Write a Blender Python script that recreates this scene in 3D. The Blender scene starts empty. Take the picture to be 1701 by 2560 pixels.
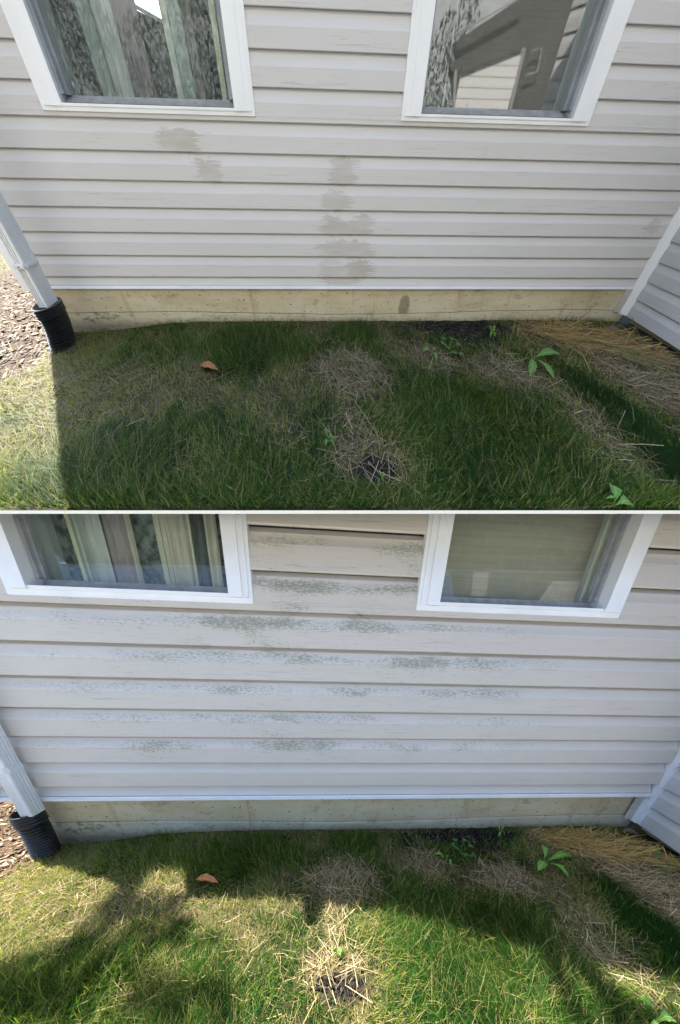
import bpy, math, random
import numpy as np
from mathutils import Vector, Matrix

# ------------------------------------------------------------------ camera, world, sun
SC = bpy.context.scene
PX, PY, F = 830.24, 1843.0, 544.83            # principal point and focal length, in px of the 1701 x 2560 picture
Kinv = np.linalg.inv(np.array([[F, 0, PX], [0, F, PY], [0, 0, 1.0]]))
def rot(r):
    r = np.array(r); th = np.linalg.norm(r); k = r / th
    K = np.array([[0, -k[2], k[1]], [k[2], 0, -k[0]], [-k[1], k[0], 0]])
    return np.eye(3) + math.sin(th) * K + (1 - math.cos(th)) * K @ K
def base(d):
    c, s = math.cos(math.radians(d)), math.sin(math.radians(d))
    return np.array([[1, 0, 0], [0, -s, -c], [0, c, -s]])
RA = rot([0.0147015, -0.0373495, -0.0745109]) @ base(69)     # upper yard: right, depth, up in camera axes
RB = rot([-0.0097667, -0.0525999, 0.00729]) @ base(21)       # lower yard
TILT = .9
up = RA[:, 2] * TILT + RB[:, 2] * (1 - TILT); up /= np.linalg.norm(up)
fw = RB[:, 1] - up * (RB[:, 1] @ up); fw /= np.linalg.norm(fw)
W = np.array([np.cross(fw, up), fw, up])                     # camera axes -> world axes
C0 = np.array([0, 0, 1.25])
cam_data = bpy.data.cameras.new('camera'); cam = bpy.data.objects.new('camera', cam_data)
SC.collection.objects.link(cam); SC.camera = cam
cam_data.sensor_fit = 'VERTICAL'; cam_data.sensor_height = 36; cam_data.sensor_width = 36
cam_data.lens = F / 2560 * 36
cam_data.shift_x = (850.5 - PX) / 2560; cam_data.shift_y = (PY - 1280) / 2560
cam_data.clip_start = .02; cam_data.clip_end = 500
m4 = np.eye(4); m4[:3, 0] = W @ [1, 0, 0]; m4[:3, 1] = W @ [0, -1, 0]; m4[:3, 2] = W @ [0, 0, -1]; m4[:3, 3] = C0
cam.matrix_world = Matrix(m4.tolist())

SUN_EL = math.radians(30); SUN_AZ = math.radians(-21.5)      # in the upper yard's own axes
sA = np.array([math.cos(SUN_EL) * math.sin(SUN_AZ), math.cos(SUN_EL) * math.cos(SUN_AZ), math.sin(SUN_EL)])
sun_dir = W @ RA @ sA
sd = bpy.data.lights.new('sun', 'SUN'); sd.energy = 5.0; sd.angle = math.radians(.55); sd.color = (1, .93, .80)
so = bpy.data.objects.new('sun', sd); SC.collection.objects.link(so)
so.rotation_euler = Vector(sun_dir).to_track_quat('Z', 'Y').to_euler()
wd = bpy.data.worlds.new('World'); SC.world = wd; wd.use_nodes = True
sky = wd.node_tree.nodes.new('ShaderNodeTexSky'); sky.sky_type = 'NISHITA'; sky.sun_disc = False
sky.sun_elevation = math.asin(sun_dir[2]); sky.sun_rotation = math.atan2(sun_dir[0], sun_dir[1])
bg = wd.node_tree.nodes['Background']; bg.inputs[1].default_value = .12
wd.node_tree.links.new(sky.outputs[0], bg.inputs[0])
SC.view_settings.view_transform = 'Standard'; SC.view_settings.look = 'None'; SC.view_settings.exposure = 2.0
SC.view_settings.gamma = 1

# ------------------------------------------------------------------ yard frames
class Yard:
    """local metres (u along the wall to the right, v out from the wall, w up) -> world"""
    def __init__(s, R, h, D, ox, kx, ky, kz, name):
        s.R, s.name = R, name
        s.o = np.array([h * ox, h * D, -h]); s.k = np.array([h * kx, -h * ky, h * kz])
    def cam(s): return -s.o / s.k
    def on(s, p, ax, val):                                   # point seen at p, on the local plane axis = val
        r = s.R.T @ (Kinv @ np.array([p[0], p[1], 1.0])) / s.k; c = s.cam()
        return c + r * ((val - c[ax]) / r[ax])
    def g(s, p, w=0.0): return s.on(p, 2, w)
    def wl(s, p, v=0.0): return s.on(p, 1, v)
    def world(s, q):
        q = np.asarray(q, float); return (q * s.k + s.o) @ (W @ s.R).T + C0
    def px(s, q):
        c = (np.asarray(q, float) * s.k + s.o) @ s.R.T
        return np.stack([c[..., 0] / c[..., 2] * F + PX, c[..., 1] / c[..., 2] * F + PY, c[..., 2]], -1)
YA = Yard(RA, .36, 7.597, -2.567 - 2.531 * .314, 2.531 / .95, 7.5, .976, 'A')
YB = Yard(RB, .95, 1.0453, -1.502, 1 / .95, 1 / .95, 1 / .95, 'B')
YA.kv, YB.kv = .17, 1.35                                       # relief of thin wall profiles
DS = 1701 / 1568
def P(x, y): return (x * DS, y * DS)

# ------------------------------------------------------------------ helpers
def tag(o, label=None, cat=None, group=None, kind=None):
    if label: o['label'] = label
    if cat: o['category'] = cat
    if group: o['group'] = group
    if kind: o['kind'] = kind
    return o
def empty(name, loc=(0, 0, 0)):
    o = bpy.data.objects.new(name, None); SC.collection.objects.link(o); o.location = Vector([float(a) for a in loc])
    o.empty_display_size = .1; return o
def origin(o):
    l = Vector((0, 0, 0))
    while o is not None: l += o.location; o = o.parent
    return l
def mesh(name, verts, faces, mat, parent=None, uv=None, smooth=False, attr=None, flip=False):
    """verts in WORLD space (n,3); faces: (m,k) array or list"""
    verts = np.asarray(verts, float)
    off = np.array(origin(parent)) if parent is not None else verts.mean(0)
    me = bpy.data.meshes.new(name)
    if isinstance(faces, np.ndarray):
        n, k = faces.shape
        if flip: faces = faces[:, ::-1]
        me.vertices.add(len(verts)); me.vertices.foreach_set('co', (verts - off).ravel())
        me.loops.add(n * k); me.loops.foreach_set('vertex_index', faces.ravel().astype(np.int32))
        me.polygons.add(n); me.polygons.foreach_set('loop_start', np.arange(0, n * k, k, dtype=np.int32))
        me.update(calc_edges=True); me.validate()
    else:
        me.from_pydata([tuple(map(float, a)) for a in verts - off], [], [tuple(f)[::-1] if flip else tuple(f) for f in faces]); me.update()
    if uv is not None:
        li = np.zeros(len(me.loops), np.int32); me.loops.foreach_get('vertex_index', li)
        l = me.uv_layers.new(name='UVMap'); l.data.foreach_set('uv', np.asarray(uv, float)[li].astype(np.float32).ravel())
    if attr is not None:
        for an, av in attr.items():
            a = me.attributes.new(an, 'FLOAT', 'POINT'); a.data.foreach_set('value', np.asarray(av, np.float32))
    if smooth: me.polygons.foreach_set('use_smooth', np.ones(len(me.polygons), bool))
    me.materials.append(mat)
    o = bpy.data.objects.new(name, me); SC.collection.objects.link(o)
    if parent is not None: o.parent = parent
    else: o.location = Vector(off.tolist())
    return o
class MB:
    """collects shapes in a yard's local coordinates"""
    def __init__(s, Y): s.Y, s.v, s.f, s.uv = Y, [], [], []
    def add(s, vs, fs, uvs=None):
        n = len(s.v); vs = [tuple(a) for a in vs]; s.v += vs
        s.uv += [tuple(a) for a in uvs] if uvs is not None else [(a[0], a[2]) for a in vs]
        s.f += [tuple(i + n for i in f) for f in fs]; return s
    def box(s, u0, u1, v0, v1, w0, w1):
        vs = [(u, v, w) for u in (u0, u1) for v in (v0, v1) for w in (w0, w1)]
        return s.add(vs, [(0, 1, 3, 2), (4, 6, 7, 5), (0, 4, 5, 1), (2, 3, 7, 6), (0, 2, 6, 4), (1, 5, 7, 3)])
    def hexa(s, b, t):                                        # bottom ring, top ring (same count)
        n = len(b); return s.add(list(b) + list(t), [tuple(range(n))[::-1], tuple(range(n, 2 * n))] + [(i, (i + 1) % n, n + (i + 1) % n, n + i) for i in range(n)])
    def build(s, name, mat, parent=None, smooth=False):
        return mesh(name, s.Y.world(np.array(s.v)), s.f, mat, parent, s.uv, smooth)
def fix(o):                                                   # consistent outward normals
    import bmesh
    b = bmesh.new(); b.from_mesh(o.data); bmesh.ops.recalc_face_normals(b, faces=b.faces); b.to_mesh(o.data); b.free(); return o
def sm(e0, e1, x): t = np.clip((x - e0) / (e1 - e0), 0, 1); return t * t * (3 - 2 * t)
def hash2(i, j, s):
    h = np.sin(i * 127.1 + j * 311.7 + s * 74.7) * 43758.5453; return h - np.floor(h)
def vnoise(x, y, s=0):
    x = np.asarray(x, float); y = np.asarray(y, float); i, j = np.floor(x), np.floor(y); a, b = x - i, y - j
    a = a * a * (3 - 2 * a); b = b * b * (3 - 2 * b)
    return (hash2(i, j, s) * (1 - a) + hash2(i + 1, j, s) * a) * (1 - b) + (hash2(i, j + 1, s) * (1 - a) + hash2(i + 1, j + 1, s) * a) * b
def fbm(x, y, s=0): return (vnoise(x, y, s) * .5 + vnoise(x * 2.1, y * 2.1, s + 3) * .3 + vnoise(x * 4.3, y * 4.3, s + 7) * .2)

# ------------------------------------------------------------------ node materials
class N:
    def __init__(s, name):
        s.m = bpy.data.materials.new(name); s.m.use_nodes = True; s.t = s.m.node_tree; s.b = s.t.nodes['Principled BSDF']
    def n(s, kind, **kw):
        x = s.t.nodes.new(kind)
        for k, v in kw.items(): setattr(x, k, v)
        return x
    def put(s, sock, v):
        if isinstance(v, bpy.types.NodeSocket): s.t.links.new(v, sock)
        elif isinstance(v, (tuple, list)) and len(v) == 3 and sock.type == 'RGBA': sock.default_value = (*v, 1)
        else: sock.default_value = v
    def math(s, op, a, b=0.0, c=0.0, clamp=False):
        x = s.n('ShaderNodeMath', operation=op, use_clamp=clamp)
        for i, v in enumerate((a, b, c)):
            if i < len(x.inputs): s.put(x.inputs[i], v)
        return x.outputs[0]
    def uv(s, name='UVMap'): return s.n('ShaderNodeUVMap', uv_map=name).outputs[0]
    def sep(s, v):
        x = s.n('ShaderNodeSeparateXYZ'); s.put(x.inputs[0], v); return x.outputs
    def map(s, v, sc, loc=(0, 0, 0)):
        x = s.n('ShaderNodeMapping'); s.put(x.inputs[0], v); x.inputs['Scale'].default_value = sc; x.inputs['Location'].default_value = loc; return x.outputs[0]
    def noise(s, v, scale, detail=4, rough=.55, dist=0.0):
        x = s.n('ShaderNodeTexNoise'); s.put(x.inputs['Vector'], v); x.inputs['Scale'].default_value = scale
        x.inputs['Detail'].default_value = detail; x.inputs['Roughness'].default_value = rough; x.inputs['Distortion'].default_value = dist; return x.outputs[0]
    def ss(s, v, a, b, lo=0.0, hi=1.0):
        x = s.n('ShaderNodeMapRange', interpolation_type='SMOOTHSTEP'); s.put(x.inputs[0], v)
        for i, q in enumerate((a, b, lo, hi)): x.inputs[i + 1].default_value = q
        return x.outputs[0]
    def mix(s, f, a, b, mode='MIX'):
        x = s.n('ShaderNodeMix', data_type='RGBA', blend_type=mode); s.put(x.inputs[0], f); s.put(x.inputs[6], a); s.put(x.inputs[7], b); return x.outputs[2]
    def bump(s, h, strength=.3, dist=.002):
        x = s.n('ShaderNodeBump'); s.put(x.inputs['Height'], h); x.inputs['Strength'].default_value = strength; x.inputs['Distance'].default_value = dist
        s.t.links.new(x.outputs[0], s.b.inputs['Normal'])
    def done(s, col, rough=.6, spec=.4):
        s.put(s.b.inputs['Base Color'], col); s.put(s.b.inputs['Roughness'], rough); s.b.inputs['Specular IOR Level'].default_value = spec; return s.m
def simple(name, col, rough=.5, spec=.4, var=.08, scale=14):
    k = N(name); tc = k.n('ShaderNodeTexCoord').outputs['Object']
    nz = k.noise(tc, scale, 5); c2 = tuple(max(0, a * (1 - var * 2)) for a in col); c1 = tuple(min(1, a * (1 + var)) for a in col)
    return k.done(k.mix(k.ss(nz, .3, .7), c2, c1), rough, spec)

COURSE, W0 = .1315, .319                                      # siding course height, height of the lowest full lip
def siding(name, patches, mildew, tone):
    k = N(name); uv = k.uv(); S = k.sep(uv); u, w = S[0], S[1]
    grain = k.noise(k.map(uv, (5, 150, 1)), 1, 3, .6, 1.0)
    gmask = k.noise(k.map(uv, (1.6, 9, 1), (3, 1, 0)), 1, 3)
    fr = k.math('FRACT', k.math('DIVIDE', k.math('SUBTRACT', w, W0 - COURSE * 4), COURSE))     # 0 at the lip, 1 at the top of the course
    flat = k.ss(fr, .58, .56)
    lines = k.math('MULTIPLY', k.math('MULTIPLY', k.ss(grain, .58, .68), k.ss(gmask, .38, .58)), flat)
    big = k.noise(k.map(uv, (1.1, 3, 1)), 1, 4)
    chalk = k.noise(k.map(uv, (6, 40, 1)), 1, 4)
    col = k.mix(k.ss(big, .35, .65), tuple(a * .95 for a in tone), tone)
    col = k.mix(k.math('MULTIPLY', k.ss(chalk, .4, .7), .10), col, (tone[0] * .86, tone[1] * .84, tone[2] * .8))
    col = k.mix(k.math('MULTIPLY', flat, .50), col, (tone[0] * .80, tone[1] * .78, tone[2] * .72))  # grain film, deepened in colour so the coves read as better lit
    col = k.mix(k.math('MULTIPLY', lines, .32), col, (.25, .22, .19))
    # damp looking patches where the chalky film is gone
    if patches:
        j = k.math('MULTIPLY', k.math('SUBTRACT', k.noise(k.map(uv, (7, 150, 1)), 1, 3, .6), .5), .20)
        j2 = k.math('MULTIPLY', k.math('SUBTRACT', k.noise(k.map(uv, (28, 40, 1)), 1, 4, .7), .5), .09)
        j3 = k.math('MULTIPLY', k.math('SUBTRACT', k.noise(k.map(uv, (9, 26, 1), (2, 5, 0)), 1, 4, .6), .5), .14)
        tot = None
        for (uc, wc, hu, hw) in patches:
            a = k.math('DIVIDE', k.math('ABSOLUTE', k.math('ADD', k.math('SUBTRACT', u, uc), k.math('ADD', j, j3))), hu)
            b = k.math('DIVIDE', k.math('ABSOLUTE', k.math('ADD', k.math('SUBTRACT', w, wc), j2)), hw)
            q = k.math('POWER', k.math('ADD', k.math('POWER', a, 3.0), k.math('POWER', b, 3.0)), .333); tot = q if tot is None else k.math('MINIMUM', tot, q)
        msk = k.ss(tot, 1.16, 1.0)
        vv = k.ss(k.noise(k.map(uv, (5, 12, 1), (3, 9, 0)), 1, 3), .3, .7, .35, .85)
        col = k.mix(k.math('MULTIPLY', msk, vv), col, (tone[0] * .66, tone[1] * .60, tone[2] * .53))
    if mildew:
        env = k.math('MULTIPLY', k.ss(k.math('ABSOLUTE', k.math('SUBTRACT', u, 1.35)), 1.6, .55), k.math('MULTIPLY', k.ss(w, .34, .55), k.ss(w, 1.75, 1.10)))
        band = k.math('MULTIPLY', k.ss(fr, .40, .60), k.ss(fr, .94, .76))
        cl = k.noise(k.map(uv, (3.6, 9, 1), (5, 2, 0)), 1, 5, .7)
        st = k.noise(k.map(uv, (60, 190, 1), (1, 4, 0)), 1, 8, .85, .3)
        big2 = k.noise(k.map(uv, (1.3, 2, 1), (8, 3, 0)), 1, 2)
        amt = k.math('ADD', k.math('MULTIPLY', band, .26), k.math('ADD', k.math('MULTIPLY', k.math('SUBTRACT', cl, .5), 1.3), k.math('MULTIPLY', k.math('SUBTRACT', big2, .5), .7)))
        amt = k.math('MULTIPLY', k.ss(amt, -.08, .55), env)
        m1 = k.ss(k.math('ADD', st, k.math('MULTIPLY', amt, .20)), .585, .70)
        m1 = k.math('MULTIPLY', m1, k.ss(amt, .02, .35))
        col = k.mix(k.math('MULTIPLY', amt, .20), col, (.42, .43, .33))
        st2 = k.noise(k.map(uv, (13, 200, 1), (7, 1, 0)), 1, 6, .8); m2 = k.math('MULTIPLY', k.ss(st2, .57, .67), k.math('MULTIPLY', k.ss(cl, .36, .56), env))
        col = k.mix(k.math('MULTIPLY', m2, .85), col, (.15, .16, .08))
        col = k.mix(k.math('MULTIPLY', m1, .62), col, (.17, .18, .09))
        clean = k.math('MULTIPLY', k.math('MULTIPLY', band, k.ss(amt, .1, .5)), k.math('MULTIPLY', k.ss(st, .50, .42), .25))
        col = k.mix(clean, col, (.82, .80, .78))
        sp = k.noise(k.map(uv, (90, 160, 1)), 1, 2); col = k.mix(k.math('MULTIPLY', k.ss(sp, .72, .76), k.math('MULTIPLY', env, .6)), col, (.08, .08, .07))
    k.bump(k.math('MULTIPLY', k.math('SUBTRACT', 1, grain), flat), .25, .0015)
    return k.done(col, .48, .35)

def concrete(name, c1, c2, dark, stains=(), grime=False):
    k = N(name); uv = k.uv(); S = k.sep(uv)
    a = k.noise(k.map(uv, (2.5, 5, 1)), 1, 5, .65); b = k.noise(k.map(uv, (9, 14, 1), (2, 7, 0)), 1, 6, .7); c = k.noise(uv, 150, 3)
    col = k.mix(k.ss(a, .35, .65), c1, c2)
    col = k.mix(k.math('MULTIPLY', k.ss(b, .52, .70), .6), col, dark)
    st = k.noise(k.map(uv, (14, 1.6, 1), (4, 0, 0)), 1, 3, .6)
    col = k.mix(k.math('MULTIPLY', k.ss(st, .56, .72), .45), col, (dark[0] * 1.3, dark[1], dark[2] * .6))
    for (su, sw, ru, rw) in stains:
        q = k.math('ADD', k.math('POWER', k.math('DIVIDE', k.math('ABSOLUTE', k.math('SUBTRACT', S[0], su)), ru), 2.0), k.math('POWER', k.math('DIVIDE', k.math('ABSOLUTE', k.math('SUBTRACT', S[1], sw)), rw), 2.0))
        col = k.mix(k.math('MULTIPLY', k.ss(k.math('ADD', q, k.math('MULTIPLY', k.math('SUBTRACT', b, .5), 2.0)), 1.2, .5), .7), col, (.17, .14, .08))
    if grime:
        gr = k.ss(k.math('ADD', S[1], k.math('MULTIPLY', k.math('SUBTRACT', b, .5), .16)), .045, -.045)
        lf = k.math('MULTIPLY', k.ss(S[0], .5, .1), k.ss(b, .50, .62))
        col = k.mix(k.math('MULTIPLY', gr, .75), col, (.10, .085, .06)); col = k.mix(k.math('MULTIPLY', lf, .7), col, (.12, .12, .10))
    pits = k.noise(uv, 60, 2, .4)
    col = k.mix(k.math('MULTIPLY', k.ss(pits, .66, .72), .85), col, (.10, .09, .07))
    lp = k.noise(k.map(uv, (1, 1, 1), (9, 9, 0)), 75, 2, .4)
    col = k.mix(k.math('MULTIPLY', k.ss(lp, .71, .75), .6), col, (.6, .58, .5))
    k.bump(k.math('ADD', k.math('MULTIPLY', b, 1.0), k.math('MULTIPLY', c, .4)), .5, .004)
    return k.done(col, .85, .2)

WHITE = simple('white_vinyl', (.86, .87, .88), .35, .45, .03, 6)
WHITE2 = simple('cream_vinyl', (.74, .68, .52), .5, .4, .04, 8)
ALU = simple('painted_aluminium', (.74, .75, .75), .38, .5, .05, 5)
GREY = simple('grey_screen_track', (.33, .35, .37), .45, .5, .1, 30)
BLACKRUB = simple('black_gasket', (.012, .012, .014), .5, .4, .1, 20)
PIPE = simple('black_corrugated_plastic', (.014, .016, .020), .38, .5, .2, 25)
SCREW = simple('rusty_screw', (.16, .07, .04), .6, .4, .2, 90)
TONE = (.68, .665, .66)
FOUND = {'A': concrete('foundation_concrete', (.52, .45, .29), (.62, .55, .40), (.28, .22, .13), [(1.94, .10, .035, .10)]),
         'B': concrete('foundation_concrete_lower', (.56, .46, .27), (.66, .57, .38), (.32, .25, .13))}
FOOT = concrete('footing_concrete', (.52, .46, .31), (.62, .56, .41), (.16, .14, .10), grime=True)
ROOF = simple('roof_shingles', (.08, .075, .07), .9, .2, .2, 40)

# ------------------------------------------------------------------ ground height and cover fields (shared by both yards)
def gh(u, v):
    u = np.asarray(u, float); v = np.asarray(v, float)
    h = -.078 * sm(.75, -.05, u) * sm(.7, .05, v) - .012 * sm(2.9, 3.3, u) * sm(.4, .1, v)
    h = h + (fbm(u * 4 + 9, v * 4 + 5, 1) - .5) * .03 * sm(.02, .12, np.abs(v) + (v < 0) * .1)
    return h + (fbm(u * 17, v * 17, 4) - .5) * .012
def blob(u, v, cu, cv, ru, rv, soft=.5, rotd=0):
    c, s = math.cos(math.radians(rotd)), math.sin(math.radians(rotd)); a = (u - cu) * c + (v - cv) * s; b = -(u - cu) * s + (v - cv) * c
    d = np.sqrt((a / ru) ** 2 + (b / rv) ** 2) + (fbm(u * 9, v * 9, 11) - .5) * .7
    return sm(1 + soft, 1 - soft, d)
def F_straw(u, v):
    s = .85 * blob(u, v, 1.52, .31, .17, .11, .45)
    s = np.maximum(s, .8 * blob(u, v, 1.49, .60, .11, .06, .5))
    s = np.maximum(s, .5 * blob(u, v, 1.46, .46, .05, .10, .5))
    s = np.maximum(s, blob(u, v, 2.95, .17, .42, .15, .3, 25))
    s = np.maximum(s, blob(u, v, 2.92, .42, .12, .26, .3, -28))
    s = np.maximum(s, .8 * blob(u, v, 1.95, .24, .10, .10, .4))
    s = np.maximum(s, .7 * blob(u, v, 2.28, .33, .18, .09, .5))
    s = np.maximum(s, .6 * blob(u, v, 2.42, .56, .12, .10, .5))
    s = np.maximum(s, .5 * blob(u, v, .93, .62, .10, .06, .5))
    s = np.maximum(s, .18 * blob(u, v, .55, .33, .35, .12, .6))
    s = np.maximum(s, .6 * sm(.05, .01, v) * sm(.5, .8, u) * sm(2.2, 1.9, u))
    return s
def F_soil(u, v):
    s = blob(u, v, 2.24, .055, .34, .058, .3)
    s = np.maximum(s, blob(u, v, 1.50, .635, .07, .035, .35))
    return np.maximum(s, .8 * blob(u, v, 2.30, .13, .12, .05, .4))
def F_mulch(u, v):
    return sm(.02, -.07, u + .25 * (v - .1) + (fbm(u * 8, v * 8, 21) - .5) * .12) * sm(.36, .24, v + .1 * u) * sm(-.62, -.35, v - .15 * u)
def F_dry(u, v):
    s = .9 * blob(u, v, .08, .32, .25, .11, .5) * sm(.5, .2, u)
    s = np.maximum(s, .75 * sm(.60, .72, fbm(u * 5 + 2, v * 5 + 1, 31) + .10))
    return np.maximum(s, .9 * sm(.45, .1, u) * sm(.46, .32, v))
def F_lush(u, v):
    s = blob(u, v, 1.95, .56, .35, .22, .5)
    s = np.maximum(s, blob(u, v, 1.0, .18, .35, .10, .5)); s = np.maximum(s, blob(u, v, .75, .66, .45, .12, .6))
    return np.maximum(s, blob(u, v, 1.62, .10, .12, .05, .5))

# ground sheet material
def ground_mat():
    k = N('lawn_soil_and_thatch'); uv = k.uv()
    dry = k.n('ShaderNodeAttribute', attribute_name='dry').outputs['Fac']; soil = k.n('ShaderNodeAttribute', attribute_name='soil').outputs['Fac']
    mul = k.n('ShaderNodeAttribute', attribute_name='mulch').outputs['Fac']
    a = k.noise(uv, 7, 6, .7); b = k.noise(uv, 60, 6, .75); c = k.noise(k.map(uv, (160, 40, 1)), 1, 3)
    green = k.mix(k.ss(b, .35, .65), (.007, .012, .004), (.022, .034, .010))
    thatch = k.mix(k.ss(c, .35, .65), (.05, .038, .022), (.20, .16, .09))
    col = k.mix(k.math('ADD', k.math('MULTIPLY', k.ss(a, .4, .7), .45), dry, clamp=True), green, thatch)
    col = k.mix(soil, col, k.mix(k.ss(b, .4, .6), (.010, .009, .008), (.035, .030, .026)))
    col = k.mix(mul, col, k.mix(k.ss(b, .4, .65), (.035, .022, .016), (.17, .11, .08)))
    k.bump(b, .8, .012); return k.done(col, .95, .1)
GROUND = ground_mat()

# ------------------------------------------------------------------ blades and straws (many thin ribbons in one mesh)
def leafy(name, cols, trans=.35, rough=.45, spec=.12, warm=0.0):
    k = N(name); t = k.n('ShaderNodeAttribute', attribute_name='tint').outputs['Fac']
    r = k.n('ShaderNodeValToRGB'); k.put(r.inputs[0], t); e = r.color_ramp.elements
    e[0].position = cols[0][0]; e[0].color = (*cols[0][1], 1); e[1].position = cols[-1][0]; e[1].color = (*cols[-1][1], 1)
    for p, c in cols[1:-1]: q = e.new(p); q.color = (*c, 1)
    k.done(r.outputs[0], rough, spec)
    tr = k.n('ShaderNodeBsdfTranslucent'); k.put(tr.inputs[0], k.mix(warm, r.outputs[0], (.50, .58, .04))); mx = k.n('ShaderNodeMixShader'); mx.inputs[0].default_value = trans
    k.t.links.new(k.b.outputs[0], mx.inputs[1]); k.t.links.new(tr.outputs[0], mx.inputs[2])
    k.t.links.new(mx.outputs[0], k.t.nodes['Material Output'].inputs[0]); return k.m
GRASS = leafy('grass_blade', [(0, (.007, .040, .010)), (.3, (.024, .092, .018)), (.55, (.10, .19, .028)), (.74, (.26, .28, .06)), (1, (.36, .29, .15))], .48, .6, .05, .46)
STRAW = leafy('dry_straw', [(0, (.07, .050, .03)), (.4, (.25, .195, .115)), (.7, (.40, .32, .18)), (1, (.58, .49, .31))], .12, .7, .05)
YSTRAW = leafy('fresh_straw', [(0, (.20, .12, .04)), (.5, (.48, .32, .10)), (1, (.64, .48, .20))], .12, .6)
def ribbons(Y, name, base, head, lean, length, width, bend, tint, mat, segs=3, taper=1.0, roll=None, parent=None):
    n = len(base); t = np.linspace(0, 1, segs + 1)
    hx, hy = np.cos(head), np.sin(head)
    ang = lean[:, None] + bend[:, None] * t[None, :]          # angle from upright along the blade
    ds = (length / segs)[:, None]
    hor = np.concatenate([np.zeros((n, 1)), np.cumsum(np.sin(ang[:, :-1]) * ds, 1)], 1)
    ver = np.concatenate([np.zeros((n, 1)), np.cumsum(np.cos(ang[:, :-1]) * ds, 1)], 1)
    c = np.stack([base[:, None, 0] + hor * hx[:, None], base[:, None, 1] + hor * hy[:, None], base[:, None, 2] + ver], -1)
    r = roll if roll is not None else np.zeros(n)
    side = np.stack([-hy * np.cos(r), hx * np.cos(r), np.sin(r)], -1)[:, None, :]
    wd = (width[:, None] * (1 - taper * t[None, :] ** 1.5) * .5)[..., None]
    v = np.stack([c - side * wd, c + side * wd], 2).reshape(-1, 3)
    b = (np.arange(n) * 2 * (segs + 1))[:, None, None]; q = (np.arange(segs) * 2)[None, :, None]
    f = (b + q + np.array([0, 1, 3, 2])[None, None, :]).reshape(-1, 4)
    return mesh(name, Y.world(v), f, mat, parent, attr={'tint': np.repeat(tint, 2 * (segs + 1))})
def visible(Y, u, v, marg=60):
    p = Y.px(np.stack([u, v, gh(u, v)], -1)); lo, hi = (380, 1400) if Y.name == 'A' else (1700, 2680)
    return (p[:, 2] > 0) & (p[:, 0] > -marg) & (p[:, 0] < 1701 + marg) & (p[:, 1] > lo) & (p[:, 1] < hi)
def edge_v(u):                                                # front edge of the upper lawn
    a = YA.g((0, 1276)); b = YA.g((1701, 1276)); return a[1] + (b[1] - a[1]) * (u - a[0]) / (b[0] - a[0])
def inside(Y, u, v):
    ok = ~((v < .012) & (u > -.16)) & ~(u > 3.33 - .33 * v)
    if Y.name == 'A': ok &= v < edge_v(u) - .006
    return ok & visible(Y, u, v)

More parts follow.
